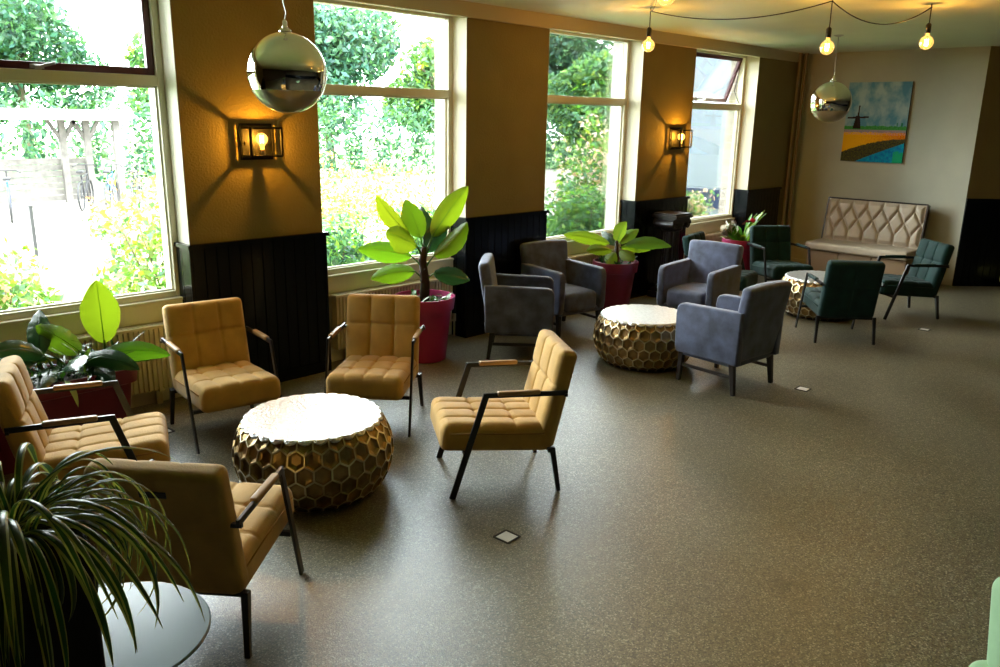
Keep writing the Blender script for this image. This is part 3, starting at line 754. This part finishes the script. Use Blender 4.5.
for (ox, r_, a, z, pet, ln, wd, dr, mi, ro) in [
    (.33, -.02, .15, 1.0, .16, .40, .23, .15, 0, .1), (.26, -.75, .1, .8, .14, .30, .18, .3, 0, .1), (.14, -1, -.1, .30, .14, .54, .12, .25, 0, .3),
    (-.05, -1, .0, .5, .16, .46, .13, 1.3, 1, 0), (.0, -.7, -.5, .5, .14, .40, .12, 1.2, 1, .2), (.10, .2, -.9, .5, .12, .36, .15, .8, 1, 0), (.05, -.5, -.4, .7, .14, .38, .13, 1.1, 1, .2),
    (.20, 1, -.2, .35, .12, .44, .13, .75, 0, .2), (.22, 1, .1, .2, .12, .40, .14, .7, 1, 0), (.1, .9, -.5, .35, .12, .40, .13, .9, 1, .1), (.18, .5, -.8, .0, .1, .3, .13, .6, 1, 0),
    (.05, -.2, -1, .2, .1, .32, .13, .7, 1, 0), (-.1, -.6, -.7, .1, .1, .32, .12, .6, 1, 0), (.25, .8, -.4, -.1, .1, .22, .13, .4, 0, 0), (-.2, -1, -.3, .3, .1, .4, .12, .9, 1, 0), (-.05, .0, .5, .8, .15, .35, .14, .6, 1, 0)]:
    d0 = dd(r_, a, z); p0 = Vector((ox, 0, .47)); p1 = p0 + dd(r_*.6, a*.5, max(z, .8))*pet
    sm.tube([p0, p1, p1+d0*ln*.06], [.009, .007, .004], 6); b.cur = mi; leaf(b, p1, d0, ln, wd, dr, .36, 18, 1.0, roll=ro, face=aw*.7+Vector((0, 0, -.7)))
b.build('foliage', [M['leaf_lime'], M['leaf_dark']], t, smooth=True); sm.build('petiole', M['leaf_mid'], t, smooth=True)
u_ = MB()
for k in range(110):
    ox = rnd.uniform(-.38, .40); az = rnd.uniform(0, 2*PI); u_.cur = 0 if k % 4 else 1
    leaf(u_, (ox, rnd.uniform(-.14, .14), .46), dirv(az, rnd.uniform(.5, 1.4)), rnd.uniform(.14, .34), rnd.uniform(.012, .03), rnd.uniform(.4, 1.6), .2, 7)
u_.build('grassy_foliage', [M['leaf_dark'], M['leaf_mid']], t, smooth=True)
u_ = MB(); leaf(u_, (.02, -.19, .50), (0, -1, .1), .24, .035, 1.5, .1, 8); u_.build('striped_leaf', M['leaf_edge'], t, smooth=True)

# spider plant on tall black planter
t = thing('spider_plant', 'arching striped-leaf spider plant in a tall black planter, close to the camera', 'potted plant', (.345, -3.86, 0), R(-16))
PH = 1.25
b = MB(); b.box((-.13, -.13, 0), (.13, .13, PH)); b.build('planter', M['pot_black'], t, bevel=.006)
s = MB(); s.box((-.11, -.11, PH), (.11, .11, PH+.015)); s.build('soil', M['soil'], t)
b = MB(); rnd = random.Random(11)
def strap(mb, base, az, el, ln, w, droop):
    d = dirv(az, el); side = Vector((-math.sin(az), math.cos(az), 0)); p = Vector(base); n = 14; ax = -side; vs = []; st = ln/n
    for i in range(n+1):
        t_ = i/n; ww = w/2*(.75+.5*t_)*(1-max(0, (t_-.55)/.45)**1.6)+.0004; nr = side.cross(d)
        vs += [p-side*ww, p-side*ww*.62-nr*ww*.35, p-nr*ww*.45, p+side*ww*.62-nr*ww*.35, p+side*ww]
        p = p+d*st; k = droop/n*(1.7-t_*1.2)
        rot = Matrix.Rotation(k, 3, side); d = (rot @ d).normalized()
    o = len(mb.v); mb.v += [tuple(v) for v in vs]
    for i in range(n):
        for k in range(4):
            mb.f.append((o+i*5+k, o+i*5+k+1, o+i*5+k+6, o+i*5+k+5)); mb.m.append(1 if k in (0, 3) else 0)
for k in range(105):
    az = rnd.uniform(0, 2*PI); el = rnd.choice((rnd.uniform(.2, .8), rnd.uniform(.6, 1.35))); r0 = rnd.uniform(0, .09)
    strap(b, (r0*math.cos(az), r0*math.sin(az), PH+.01), az+rnd.uniform(-.3, .3), el, rnd.uniform(.24, .47), rnd.uniform(.011, .019), rnd.uniform(1.6, 2.6))
for k in range(46):      # low skirt hanging over the planter rim
    az = rnd.uniform(0, 2*PI); r0 = rnd.uniform(.06, .13)
    strap(b, (r0*math.cos(az), r0*math.sin(az), PH+.02), az, rnd.uniform(.3, .9), rnd.uniform(.24, .40), rnd.uniform(.009, .015), rnd.uniform(2.2, 2.9))
b.build('foliage', [M['leaf_var'], M['leaf_edge']], t, smooth=True)

# glass side table
t = thing('side_table', 'round glass side table next to the spider plant', 'side table', (.652, -3.345, 0), 0)
b = MB(); b.lathe([(.262, .610), (.27, .614), (.27, .618), (.266, .622)], 72); b.build('glass_top', M['table_glass'], t, smooth=True, auto=30)
b = MB()
for k in range(3):
    a = k*2*PI/3+.4; b.tube([(.20*math.cos(a), .20*math.sin(a), 0), (.20*math.cos(a), .20*math.sin(a), .609)], .011, 8)
ring = [(.20*math.cos(2*PI*k/32), .20*math.sin(2*PI*k/32)) for k in range(33)]
b.tube([(x, y, .02) for x, y in ring], .010, 6, False); b.tube([(x, y, .598) for x, y in ring], .010, 6, False)
b.build('leg_frame', M['steel'], t, smooth=True)
b = MB(); b.lathe([(.19, .015), (.19, .03)], 40); b.build('lower_shelf', M['white_metal'], t)

# pale green seat at the right edge
MX, MY = 2.575, -5.015
t = thing('lounge_chair', 'pale green upholstered chair just entering the photo at the lower right corner', 'armchair', (MX, MY-.438, 0), R(225))
b = MB(); rbox(b, (.62, .62, .20), .05, (4, 4, 2), Matrix.Translation((0, 0, .36))); b.build('seat', M['mint'], t, smooth=True)
b = MB(); rbox(b, (.13, .56, .30), .045, (3, 4, 4), Matrix.Translation((-.27, 0, .58)) @ Matrix.Rotation(R(-22), 4, 'Y'), lambda p, n: Vector((p.x, p.y*(.97-.5*(p.z+.15)), p.z))); b.build('backrest', M['mint'], t, smooth=True)
for sx in (-1, 1):
    for sy in (-1, 1):
        l = MB(); l.bar((sx*.25, sy*.25, 0), (sx*.22, sy*.22, .27), .028, .028, (1, 0, 0), .04, .04); l.build('leg', M['dark_wood'], t)

# yellow pouf at the far right
t = thing('pouf', 'small yellow pouf on a black foot at the edge of the far dark wainscot', 'pouf', (12.06, -3.06, 0), 0)
b = MB(); rbox(b, (.36, .36, .16), .06, (3, 3, 2), Matrix.Translation((0, 0, .16))); b.build('cushion', M['bag_yellow'], t, smooth=True)
b = MB(); b.lathe([(.14, 0), (.15, .01), (.15, .03), (.10, .085)], 24); b.build('base', M['black_metal'], t)

# floor boxes
FS3 = (8.90, -2.95)
for (x, y, lab) in ((2.665, -2.963, 'square floor socket lid nearest the camera, in front of the ochre chairs'), (6.069, -2.946, 'square floor socket lid beside the blue grey tub chair on the open floor'), (FS3[0], FS3[1], 'square floor socket lid near the dark green side-view armchair'), (2.02, -.42, 'square floor socket lid under the ochre armchair by the radiator')):
    t = thing('floor_socket', lab, 'floor socket', (x, y, 0), R(3), 'floor sockets')
    b = MB(); w = .047
    for s in (-1, 1): b.box((-w, s*w-.005, 0), (w, s*w+.005, .004)); b.box((s*w-.005, -w, 0), (s*w+.005, w, .004))
    b.build('frame', M['black_metal'], t)
    b = MB(); b.box((-w+.008, -w+.008, 0), (w-.008, w-.008, .003)); b.build('lid', M['white_metal'], t)

# ------------------------------------------------------------------ lamps
def add_point(name, loc, power, colr=(1, .62, .25), rad=.012, parent=None):
    l = bpy.data.lights.new(name, 'POINT'); l.energy = power; l.color = colr; l.shadow_soft_size = rad
    o = bpy.data.objects.new(name, l); col.objects.link(o); o.location = loc
    if parent: o.parent = parent
def bulb(parent, z_sock, r_=.055, up=False, sc=1, off=(0, 0)):
    """globe bulb hanging below z_sock (or standing when up) in parent space"""
    s = 1 if up else -1
    prof = [(.014, 0), (.015, .02), (.022, .032)] + [(r_*math.sin(a), .032+r_*.93+r_*-math.cos(a)) for a in [R(q) for q in range(30, 180, 12)]] + [(.0008, .032+r_*1.93)]
    b = MB(); b.lathe([(x*sc, z_sock+s*z*sc) for x, z in prof], 24, c=(off[0], off[1], 0), cap0=False, cap1=False); g = b.build('bulb', M['amber'], parent, smooth=True)
    f = MB(); zc = z_sock+s*(.032+r_*.9)*sc
    for k in range(4):
        a = k*PI/2; f.tube([(off[0]+.011*sc*math.cos(a), off[1]+.011*sc*math.sin(a), zc-.026*sc), (off[0]+.014*sc*math.cos(a), off[1]+.014*sc*math.sin(a), zc+.026*sc)], .0022*sc, 5)
    f.build('filament', M['filament'], g)
    return zc
M['cage'] = mat('matt black lamp metal', (.002, .002, .002), .6, spec=.15)
def sconce(x, label):
    t = thing('wall_lamp', label, 'wall lamp', (x, 0, 1.85), 0, 'cage wall lamps on the piers')
    b = MB(); b.box((-.128, -.012, -.128), (.128, -.0005, .128)); b.build('back_plate', M['cage'], t, bevel=.002)
    c = MB(); w, h, d = .122, .098, .15; e = .0145; yb = -.03
    for yy in (yb, -d):
        for s in (-1, 1): c.box((s*w-e/2, yy-e/2, -h), (s*w+e/2, yy+e/2, h)); c.box((-w, yy-e/2, s*h-e/2), (w, yy+e/2, s*h+e/2))
    for sx in (-1, 1):
        for sz in (-1, 1): c.box((sx*w-e/2, -d, sz*h-e/2), (sx*w+e/2, yb, sz*h+e/2))
    c.box((-.02, -.10, -h-.004), (.02, -.012, -h+.006)); c.box((-.1, yb, -.02), (-.08, -.012, .0)); c.box((.08, yb, -.02), (.10, -.012, .0))
    c.build('cage', M['cage'], t)
    s = MB(); s.lathe([(.02, -h), (.02, -.055), (.016, -.05)], 16, c=(0, -.085, 0)); s.build('socket', M['brass'], t)
    zc = bulb(t, -.05, .042, True, off=(0, -.085))
    add_point('sconce_light', (0, -.085, zc), 13, (1, .60, .10), parent=t)
    return t
sconce(3.045, 'black cage wall lamp on the wide pier beside the near mirrored globe')
sconce(8.55, 'black cage wall lamp on the pier above the black pedestal')

# string of filament bulbs hanging from one black cable
t = thing('string_light', 'black cable swagged along the ceiling with glowing amber filament bulbs', 'pendant light', (0, 0, 0), 0)
def sag(a, b_, depth, n=20): return [(a.lerp(b_, i/n) - Vector((0, 0, depth*4*(i/n)*(1-i/n)))) for i in range(n+1)]
BL = [(4.04, -2.78, 2.72), (6.35, -1.07, 2.70), (6.69, -2.55, 2.64), (7.52, -3.02, 2.715)]
HK = [Vector((x, y, ZC-.03)) for x, y, z in BL]
c = MB()
for a, b_, s_ in ((0, 1, .10), (1, 2, .10), (2, 3, .15)): c.tube(sag(HK[a], HK[b_], s_), .0045, 6)
for (x, y, z), h in zip(BL, HK): c.tube([h, (x+.004, y, (h.z+z)/2), (x, y, z+.15)], .0045, 6)
c.build('cable', M['black_metal'], t, smooth=True)
for x, y, z in BL:
    h = MB(); h.tube([(x, y, ZC), (x, y, ZC-.015), (x+.01, y, ZC-.03), (x, y, ZC-.04), (x-.01, y, ZC-.03)], .0035, 6); h.build('hook', M['black_metal'], t)
    s = MB(); s.lathe([(.006, .16), (.014, .155), (.021, .145), (.021, .085), (.017, .08)], 16, c=(x, y, z-.01)); s.build('lamp_socket', M['black_metal'], t, smooth=True, auto=40)
    zc = bulb(t, z+.078, .055, False, 1, off=(x, y)); add_point('bulb_light', (x, y, zc), 5, (1, .60, .20), parent=t)

# mirrored globe pendants
def globe(label, x, y, z, protos=[]):
    gr = 'mirrored globe pendants'; r_ = .225
    if protos:
        t = copy_tree(protos[0]); t.location = (x, y, z); return tag(t, label, 'pendant light', gr)
    t = thing('globe_pendant', label, 'pendant light', (x, y, z), 0, gr); protos.append(t)
    b = MB(); lim = R(116)      # chrome down to a little under the middle
    pr = [(r_*math.sin(a), r_*math.cos(a)) for a in [R(9)+(lim-R(9))*i/40 for i in range(41)]]
    b.lathe(pr[::-1], 64, cap0=False, cap1=False); b.build('mirror_shell', M['chrome'], t, smooth=True)
    b = MB(); pr = [(r_*math.sin(a)+.0003, r_*math.cos(a)) for a in [lim+(PI-lim)*i/20 for i in range(20)]] + [(.0005, -r_-.0003)]
    b.lathe(pr[::-1], 64, cap0=False, cap1=False); b.build('clear_bowl', M['clear'], t, smooth=True)
    b = MB(); b.lathe([(.034, r_*.975), (.036, r_+.004), (.032, r_+.012), (.016, r_+.02), (.014, r_+.055), (.009, r_+.062)], 24); b.build('cap', M['chrome'], t, smooth=True, auto=40)
    b = MB(); H = ZC-z; b.tube([(0, 0, r_+.06), (.012, .0, r_+.10), (-.004, 0, r_+.16), (.0, 0, r_+.3), (.0, 0, H-.02)], .0035, 6); b.build('cord', M['steel'], t, smooth=True)
    b = MB(); b.lathe([(.02, H-.035), (.055, H-.02), (.055, H-.001)], 24); b.build('ceiling_rose', M['steel'], t, smooth=True, auto=30)
    b = MB(); b.lathe([(.016, -.02), (.02, .05), (.02, .10)], 16); b.build('inner_socket', M['brass'], t)
    return t
globe('large mirrored globe pendant near the camera, in front of the first wide pier', 2.611, -1.186, 2.274)
globe('mirrored globe pendant hanging farther off, beside the windmill painting', 9.50, -1.43, 2.29)

# ------------------------------------------------------------------ outdoors
GZ = -.3
M['lawn'] = mat('bright grass', (.10, .20, .04), .9, noise_amt=.3, noise_scale=3)
M['path'] = mat('pale paving', (.20, .19, .165), .9, noise_amt=.08, noise_scale=2)
M['leafA'] = mat('tree leaf deep', (.018, .072, .050), .6, translucent=.3, island=.55)
M['leafB'] = mat('tree leaf mid', (.045, .13, .06), .6, translucent=.3, island=.5)
M['leafC'] = mat('shrub leaf bright', (.085, .20, .028), .6, translucent=.35, island=.5)
M['petal_o'] = mat('orange yellow petals', (.40, .24, .05), .7, translucent=.3, island=.3)
M['petal_w'] = mat('pale pink petals', (.42, .32, .32), .7, translucent=.3, island=.2)
M['bark'] = mat('bark', (.10, .075, .05), .9)
M['shed_wood'] = mat('weathered boards', (.13, .12, .11), .85, noise_amt=.3, noise_scale=5)
M['shed_roof'] = mat('pale shed fascia', (.28, .27, .25), .8)
M['grey_wall'] = mat('blue grey cladding', (.15, .175, .21), .7)
M['tyre'] = mat('bicycle tyre', (.01, .01, .012), .6)
M['bike_blue'] = mat('blue bicycle paint', (.03, .08, .25), .35)
M['jacket'] = mat('dark bag cloth', (.01, .02, .06), .8)
M['orange'] = mat('orange cloth', (.8, .2, .02), .8)
b = MB(); b.box((-30, .40, GZ-.1), (70, 70, GZ)); struct(b, 'ground_outside', M['lawn'])
b = MB(); b.box((-20, 7.6, GZ), (60, 21, GZ+.02)); struct(b, 'path_outside', M['path'])
rl = random.Random(5)
def cards(mb, center, rad, n, size, mi=(0,), shell=.45, fmin=-1):
    for k in range(n):
        while True:
            p = Vector((rl.gauss(0, 1), rl.gauss(0, 1), rl.gauss(0, 1)))
            if p.length > .01: p.normalize(); break
        p *= (shell + (1-shell)*rl.random()**.5)
        if p.z < fmin: p.z = -p.z*.5
        q = Vector((center[0]+p.x*rad[0], center[1]+p.y*rad[1], center[2]+p.z*rad[2]))
        a = Vector((rl.uniform(-1, 1), rl.uniform(-1, 1), rl.uniform(-1, 1))).normalized(); c_ = a.cross(Vector((rl.uniform(-1, 1), rl.uniform(-1, 1), rl.uniform(-1, 1)))).normalized()
        s_ = size*rl.uniform(.6, 1.3); o = len(mb.v)
        mb.v += [tuple(q-a*s_), tuple(q-c_*s_*.45+a*s_*.1), tuple(q+a*s_), tuple(q+c_*s_*.45+a*s_*.1)]; mb.f.append((o, o+1, o+2, o+3)); mb.m.append(rl.choice(mi))
def make_tree(height, rx_, mats, n=12000, size=.16):
    t = thing('tree', '', 'tree'); b = MB()
    lobes = [((0, 0, height*.66), (rx_*.75, rx_*.75, height*.33))] + [((rl.uniform(-.6, .6)*rx_, rl.uniform(-.6, .6)*rx_, height*rl.uniform(.35, .8)), (rx_*.5, rx_*.5, height*.2)) for _ in range(7)]
    for c_, r_ in lobes: cards(b, c_, r_, n//8, size, (0, 0, 1))
    b.build('crown', mats, t)
    b = MB(); b.tube([(0, 0, 0), (.1, 0, height*.25), (-.05, .05, height*.5), (0, 0, height*.8)], [.22, .17, .12, .04], 8)
    for k in range(6): a = k*1.1; b.tube([(0, 0, height*(.3+.05*k)), (math.cos(a)*rx_*.5, math.sin(a)*rx_*.5, height*(.5+.05*k))], [.08, .03], 6)
    b.build('trunk', M['bark'], t, smooth=True); return t
tA = make_tree(7.5, 3.2, [M['leafA'], M['leafB']]); tB = make_tree(5.2, 2.6, [M['leafB'], M['leafC']], 10000, .15)
used = set()
def put_tree(src, x, y, s_, rz, label):
    t = src if src.name not in used else copy_tree(src); used.add(src.name) 
    t.location = (x, y, GZ); t.scale = (s_, s_, s_); t.rotation_euler = (0, 0, rz); return tag(t, label, 'tree', 'trees behind the garden')
put_tree(tA, 5.4, 26, 1.15, 0, 'dense dark green tree behind the bicycle shelter, at the left edge of the photo')
put_tree(tA, 11.0, 33.5, 1.05, 1.2, 'dark green tree rising behind the shelter roof, seen through the upper red-framed pane')
put_tree(tB, 14.6, 24.0, .95, 2.2, 'light green tree right of the bicycle shelter, at the first window')
put_tree(tA, 20.8, 25.5, 1.0, 2.9, 'rounded blue-green tree in the middle of the second window')
put_tree(tB, 26.6, 24.5, 1.2, 3.9, 'broad green tree filling the right part of the second window')
put_tree(tA, 33.5, 24.5, 1.1, 4.4, 'tall green tree in the upper pane of the third window')
put_tree(tB, 24.9, 13.6, .95, 5.1, 'green tree at the right side of the third window, near the brick edge')
put_tree(tB, 17.4, 31, 1.2, .7, 'pale distant tree at the left edge of the second window')
# hedge band behind everything and the shrubs near the windows
b = MB()
for k in range(26): cards(b, (2+k*1.6, 21.0+rl.uniform(-.3, .3), 1.15), (1.3, .8, 1.6), 700, .12, (0, 1, 1))
tag(b.build('hedge', [M['leafA'], M['leafB']]), 'long leafy hedge running behind the path and the bicycle shelter', 'hedge', kind='stuff')
def shrub(x, y, rx_, h, label, mats, mi, n=2600, size=.05):
    t = thing('garden_shrub', label, 'shrub', (x, y, GZ), 0, 'shrubs outside the windows'); b = MB()
    cards(b, (0, 0, h*.5), (rx_, rx_*.7, h*.52), n, size, mi, .35, -.9)
    for k in range(26): 
        a = rl.uniform(0, 2*PI); rr_ = rl.uniform(.2, .9)*rx_; cards(b, (rr_*math.cos(a), rr_*.7*math.sin(a), h*rl.uniform(.75, 1.12)), (.16, .16, .16), 34, size*.9, mi)
    b.build('foliage', mats, t)
    s_ = MB()
    for k in range(12): a = k*.53; s_.tube([(0, 0, 0), (math.cos(a)*rx_*.35, math.sin(a)*rx_*.3, h*.5), (math.cos(a)*rx_*.6, math.sin(a)*rx_*.5, h*.95)], [.012, .008, .004], 5)
    s_.build('stem', M['bark'], t); return t
gm = [M['leafC'], M['leafB'], M['petal_o'], M['petal_w'], M['leafA']]
shrub(1.5, 2.0, .85, 1.05, 'bright leafy shrub outside the first window, at the lower left', gm, (0, 0, 1, 0, 3), 3600)
shrub(3.45, 2.4, .85, 1.30, 'bright leafy shrub with reddish stems outside the first window, by the pier', gm, (0, 0, 0, 1, 3), 3600)
shrub(5.1, 2.3, .75, 1.05, 'green shrub low in the second window, next to the near pier', gm, (0, 1, 1, 4), 3200)
shrub(6.9, 2.3, .75, 1.10, 'green shrub low in the second window behind the tall potted plant', gm, (0, 1, 4), 3200)
shrub(10.95, 2.7, 1.15, 2.1, 'tall bright bush with pale flowers filling the third window', gm, (0, 0, 1, 3), 5200, .055)
shrub(9.1, 1.8, .75, 1.25, 'leafy green shrub at the bottom of the third window', gm, (0, 1, 1), 3200)
shrub(12.6, 2.2, .5, 1.0, 'small light green shrub outside the fourth window, before the grey wall', gm, (0, 1, 3), 1600)
b = MB()
for k in range(44): cards(b, (rl.uniform(4.4, 8.9), rl.uniform(3.6, 7.2), rl.uniform(.35, .95)), (.55, .4, .5), 210, .045, (0, 2, 2, 1, 3, 2), .2)
tag(b.build('flower_meadow', gm[:4]), 'wild border of orange, yellow and pink flowers outside the second window', 'flowers', kind='stuff')

# bicycle shelter
t = thing('bicycle_shelter', 'low open bicycle shelter with pale roof edge and boarded rear wall', 'shelter', (6.0, 17, GZ), 0)
b = MB(); b.box((-4.4, -.9, 2.14), (2.55, 1.0, 2.36)); b.box((-4.3, -.8, 2.36), (2.45, .9, 2.39)); b.build('roof', M['shed_roof'], t)
b = MB()
for k in range(7): b.box((-4.3, .80, .06+k*.158), (2.05, .84, .06+k*.158+.146))
b.build('board_wall', M['shed_wood'], t)
for px_, br in ((-3.6, 0), (-1.6, 0), (1.35, 1), (1.95, 1), (2.28, 0)):
    p_ = MB(); yy = .70 if br or px_ < 0 else -.45
    p_.box((px_-.08, yy-.07, 0), (px_+.08, yy+.07, 2.14))
    if br: p_.bar((px_, yy, 1.55), (px_-.32, yy, 2.12), .09, .09); p_.bar((px_, yy, 1.55), (px_+.32, yy, 2.12), .09, .09)
    p_.build('post', M['shed_wood'], t)
def bicycle(label, x, y, rz, m, first=[]):
    t = thing('bicycle', label, 'bicycle', (x, y, GZ), rz, 'parked bicycles')
    for wx in (-.52, .52):
        w = MB(); w.tube([(wx+.33*math.cos(a), 0, .35+.33*math.sin(a)) for a in [2*PI*k/28 for k in range(29)]], .022, 6, False)
        for k in range(10): a = 2*PI*k/10; w.tube([(wx, 0, .35), (wx+.32*math.cos(a), 0, .35+.32*math.sin(a))], .003, 4)
        w.build('wheel', M['tyre'], t)
    f = MB()
    for a, c_ in (((-.52, 0, .35), (-.18, 0, .32)), ((-.18, 0, .32), (.40, 0, .80)), ((-.30, 0, .85), (-.18, 0, .32)), ((-.52, 0, .35), (-.27, 0, .76)), ((-.27, 0, .78), (.36, 0, .84)), ((.36, 0, .90), (.52, 0, .35))): f.tube([a, c_], .02, 6)
    f.build('frame', m, t)
    h = MB(); h.tube([(.36, 0, .9), (.34, 0, 1.05)], .014, 6); h.tube([(.18, -.27, 1.02), (.34, -.20, 1.06), (.36, 0, 1.06), (.34, .20, 1.06), (.18, .27, 1.02)], .013, 6); h.build('handlebar', M['tyre'], t)
    s_ = MB(); rbox(s_, (.26, .15, .06), .025, (2, 2, 1), Matrix.Translation((-.33, 0, .93))); s_.build('saddle', M['tyre'], t); return t
bicycle('dark bicycle at the far end of the row inside the shelter', 7.2, 16.0, R(60), M['tyre'])
bicycle('blue bicycle standing by the right post of the shelter', 7.72, 15.75, R(60), M['bike_blue'])
bicycle('dark bicycle nearest the right post of the shelter', 8.25, 15.5, R(60), M['tyre'])
bicycle('blue bicycle parked before the shelter at the left edge of the first window', 5.15, 14.6, R(75), M['bike_blue'])
bicycle('dark bicycle leaning beside the blue one at the left edge of the first window', 4.75, 14.9, R(60), M['tyre'])
# grey building seen through the fourth window
t = thing('annex_building', 'blue-grey clad annex with pale brick corner outside the fourth window', 'building', (19.2, 2.4, GZ), 0)
b = MB(); b.box((-1.2, .0, 0), (5, 4.4, 4.2)); b.build('wall', M['grey_wall'], t)
b = MB(); b.box((-1.3, -.1, 4.2), (5.1, 4.5, 4.35)); b.build('roof_edge', M['shed_roof'], t)
b = MB(); b.box((-1.22, 1.2, .3), (-1.19, 4.8, .75)); b.build('dark_band', M['jacket'], t)
# wooden stake beyond the first window
b = MB(); b.box((-.025, -.025, 0), (.025, .025, .8)); b.box((-.03, -.03, .8), (.03, .03, .83)); b.build('x', M['tyre']); o = bpy.data.objects['x']; o.name = 'garden_post'; o.location = (4.05, 9.2, GZ+.02); tag(o, 'thin grey post standing on the pale path in front of the shelter', 'post')

# ------------------------------------------------------------------ light
w = bpy.data.worlds.new('World'); scene.world = w; w.use_nodes = True
bg = w.node_tree.nodes['Background']; bg.inputs[0].default_value = (.93, .98, 1.0, 1); bg.inputs[1].default_value = 13.0
sl = bpy.data.lights.new('sun', 'SUN'); sl.energy = 4; sl.angle = R(3); sl.color = (1, .95, .85)
so = bpy.data.objects.new('sun', sl); col.objects.link(so); so.rotation_euler = (R(-(90-48))*-1, 0, R(25))
for i, (x0, x1) in enumerate(W):
    l = bpy.data.lights.new('window_portal', 'AREA'); l.shape = 'RECTANGLE'; l.size = x1-x0-.1; l.size_y = 2.1; l.cycles.is_portal = True
    o = bpy.data.objects.new('window_portal', l); col.objects.link(o); o.location = ((x0+x1)/2, .27, 1.85); o.rotation_euler = (R(-90), 0, 0)

# ------------------------------------------------------------------ camera
yaw, pit, rol = R(45.5887), R(14.8653), R(1.008)
fw = Vector((math.sin(yaw)*math.cos(pit), math.cos(yaw)*math.cos(pit), -math.sin(pit)))
rt = Vector((math.cos(yaw), -math.sin(yaw), 0)); up = rt.cross(fw)
rt2 = rt*math.cos(rol)+up*math.sin(rol); up2 = -rt*math.sin(rol)+up*math.cos(rol)
cd = bpy.data.cameras.new('camera'); cd.sensor_width = 36; cd.lens = 807.95*36/1000; cd.clip_start = .05; cd.clip_end = 300
co = bpy.data.objects.new('camera', cd); col.objects.link(co); scene.camera = co
m = Matrix((rt2, up2, -fw)).transposed().to_4x4(); m.translation = Vector((0, -5.5, .3707*5.5)); co.matrix_world = m

vs_ = scene.view_settings; vs_.view_transform = 'Standard'; vs_.look = 'None'; vs_.gamma = 1; vs_.use_curve_mapping = False; vs_.exposure = 1.02
cy = scene.cycles; cy.use_denoising = True; cy.max_bounces = 10; cy.diffuse_bounces = 2; cy.glossy_bounces = 5; cy.transparent_max_bounces = 16; cy.sample_clamp_indirect = 8
cy.caustics_reflective = False; cy.caustics_refractive = False
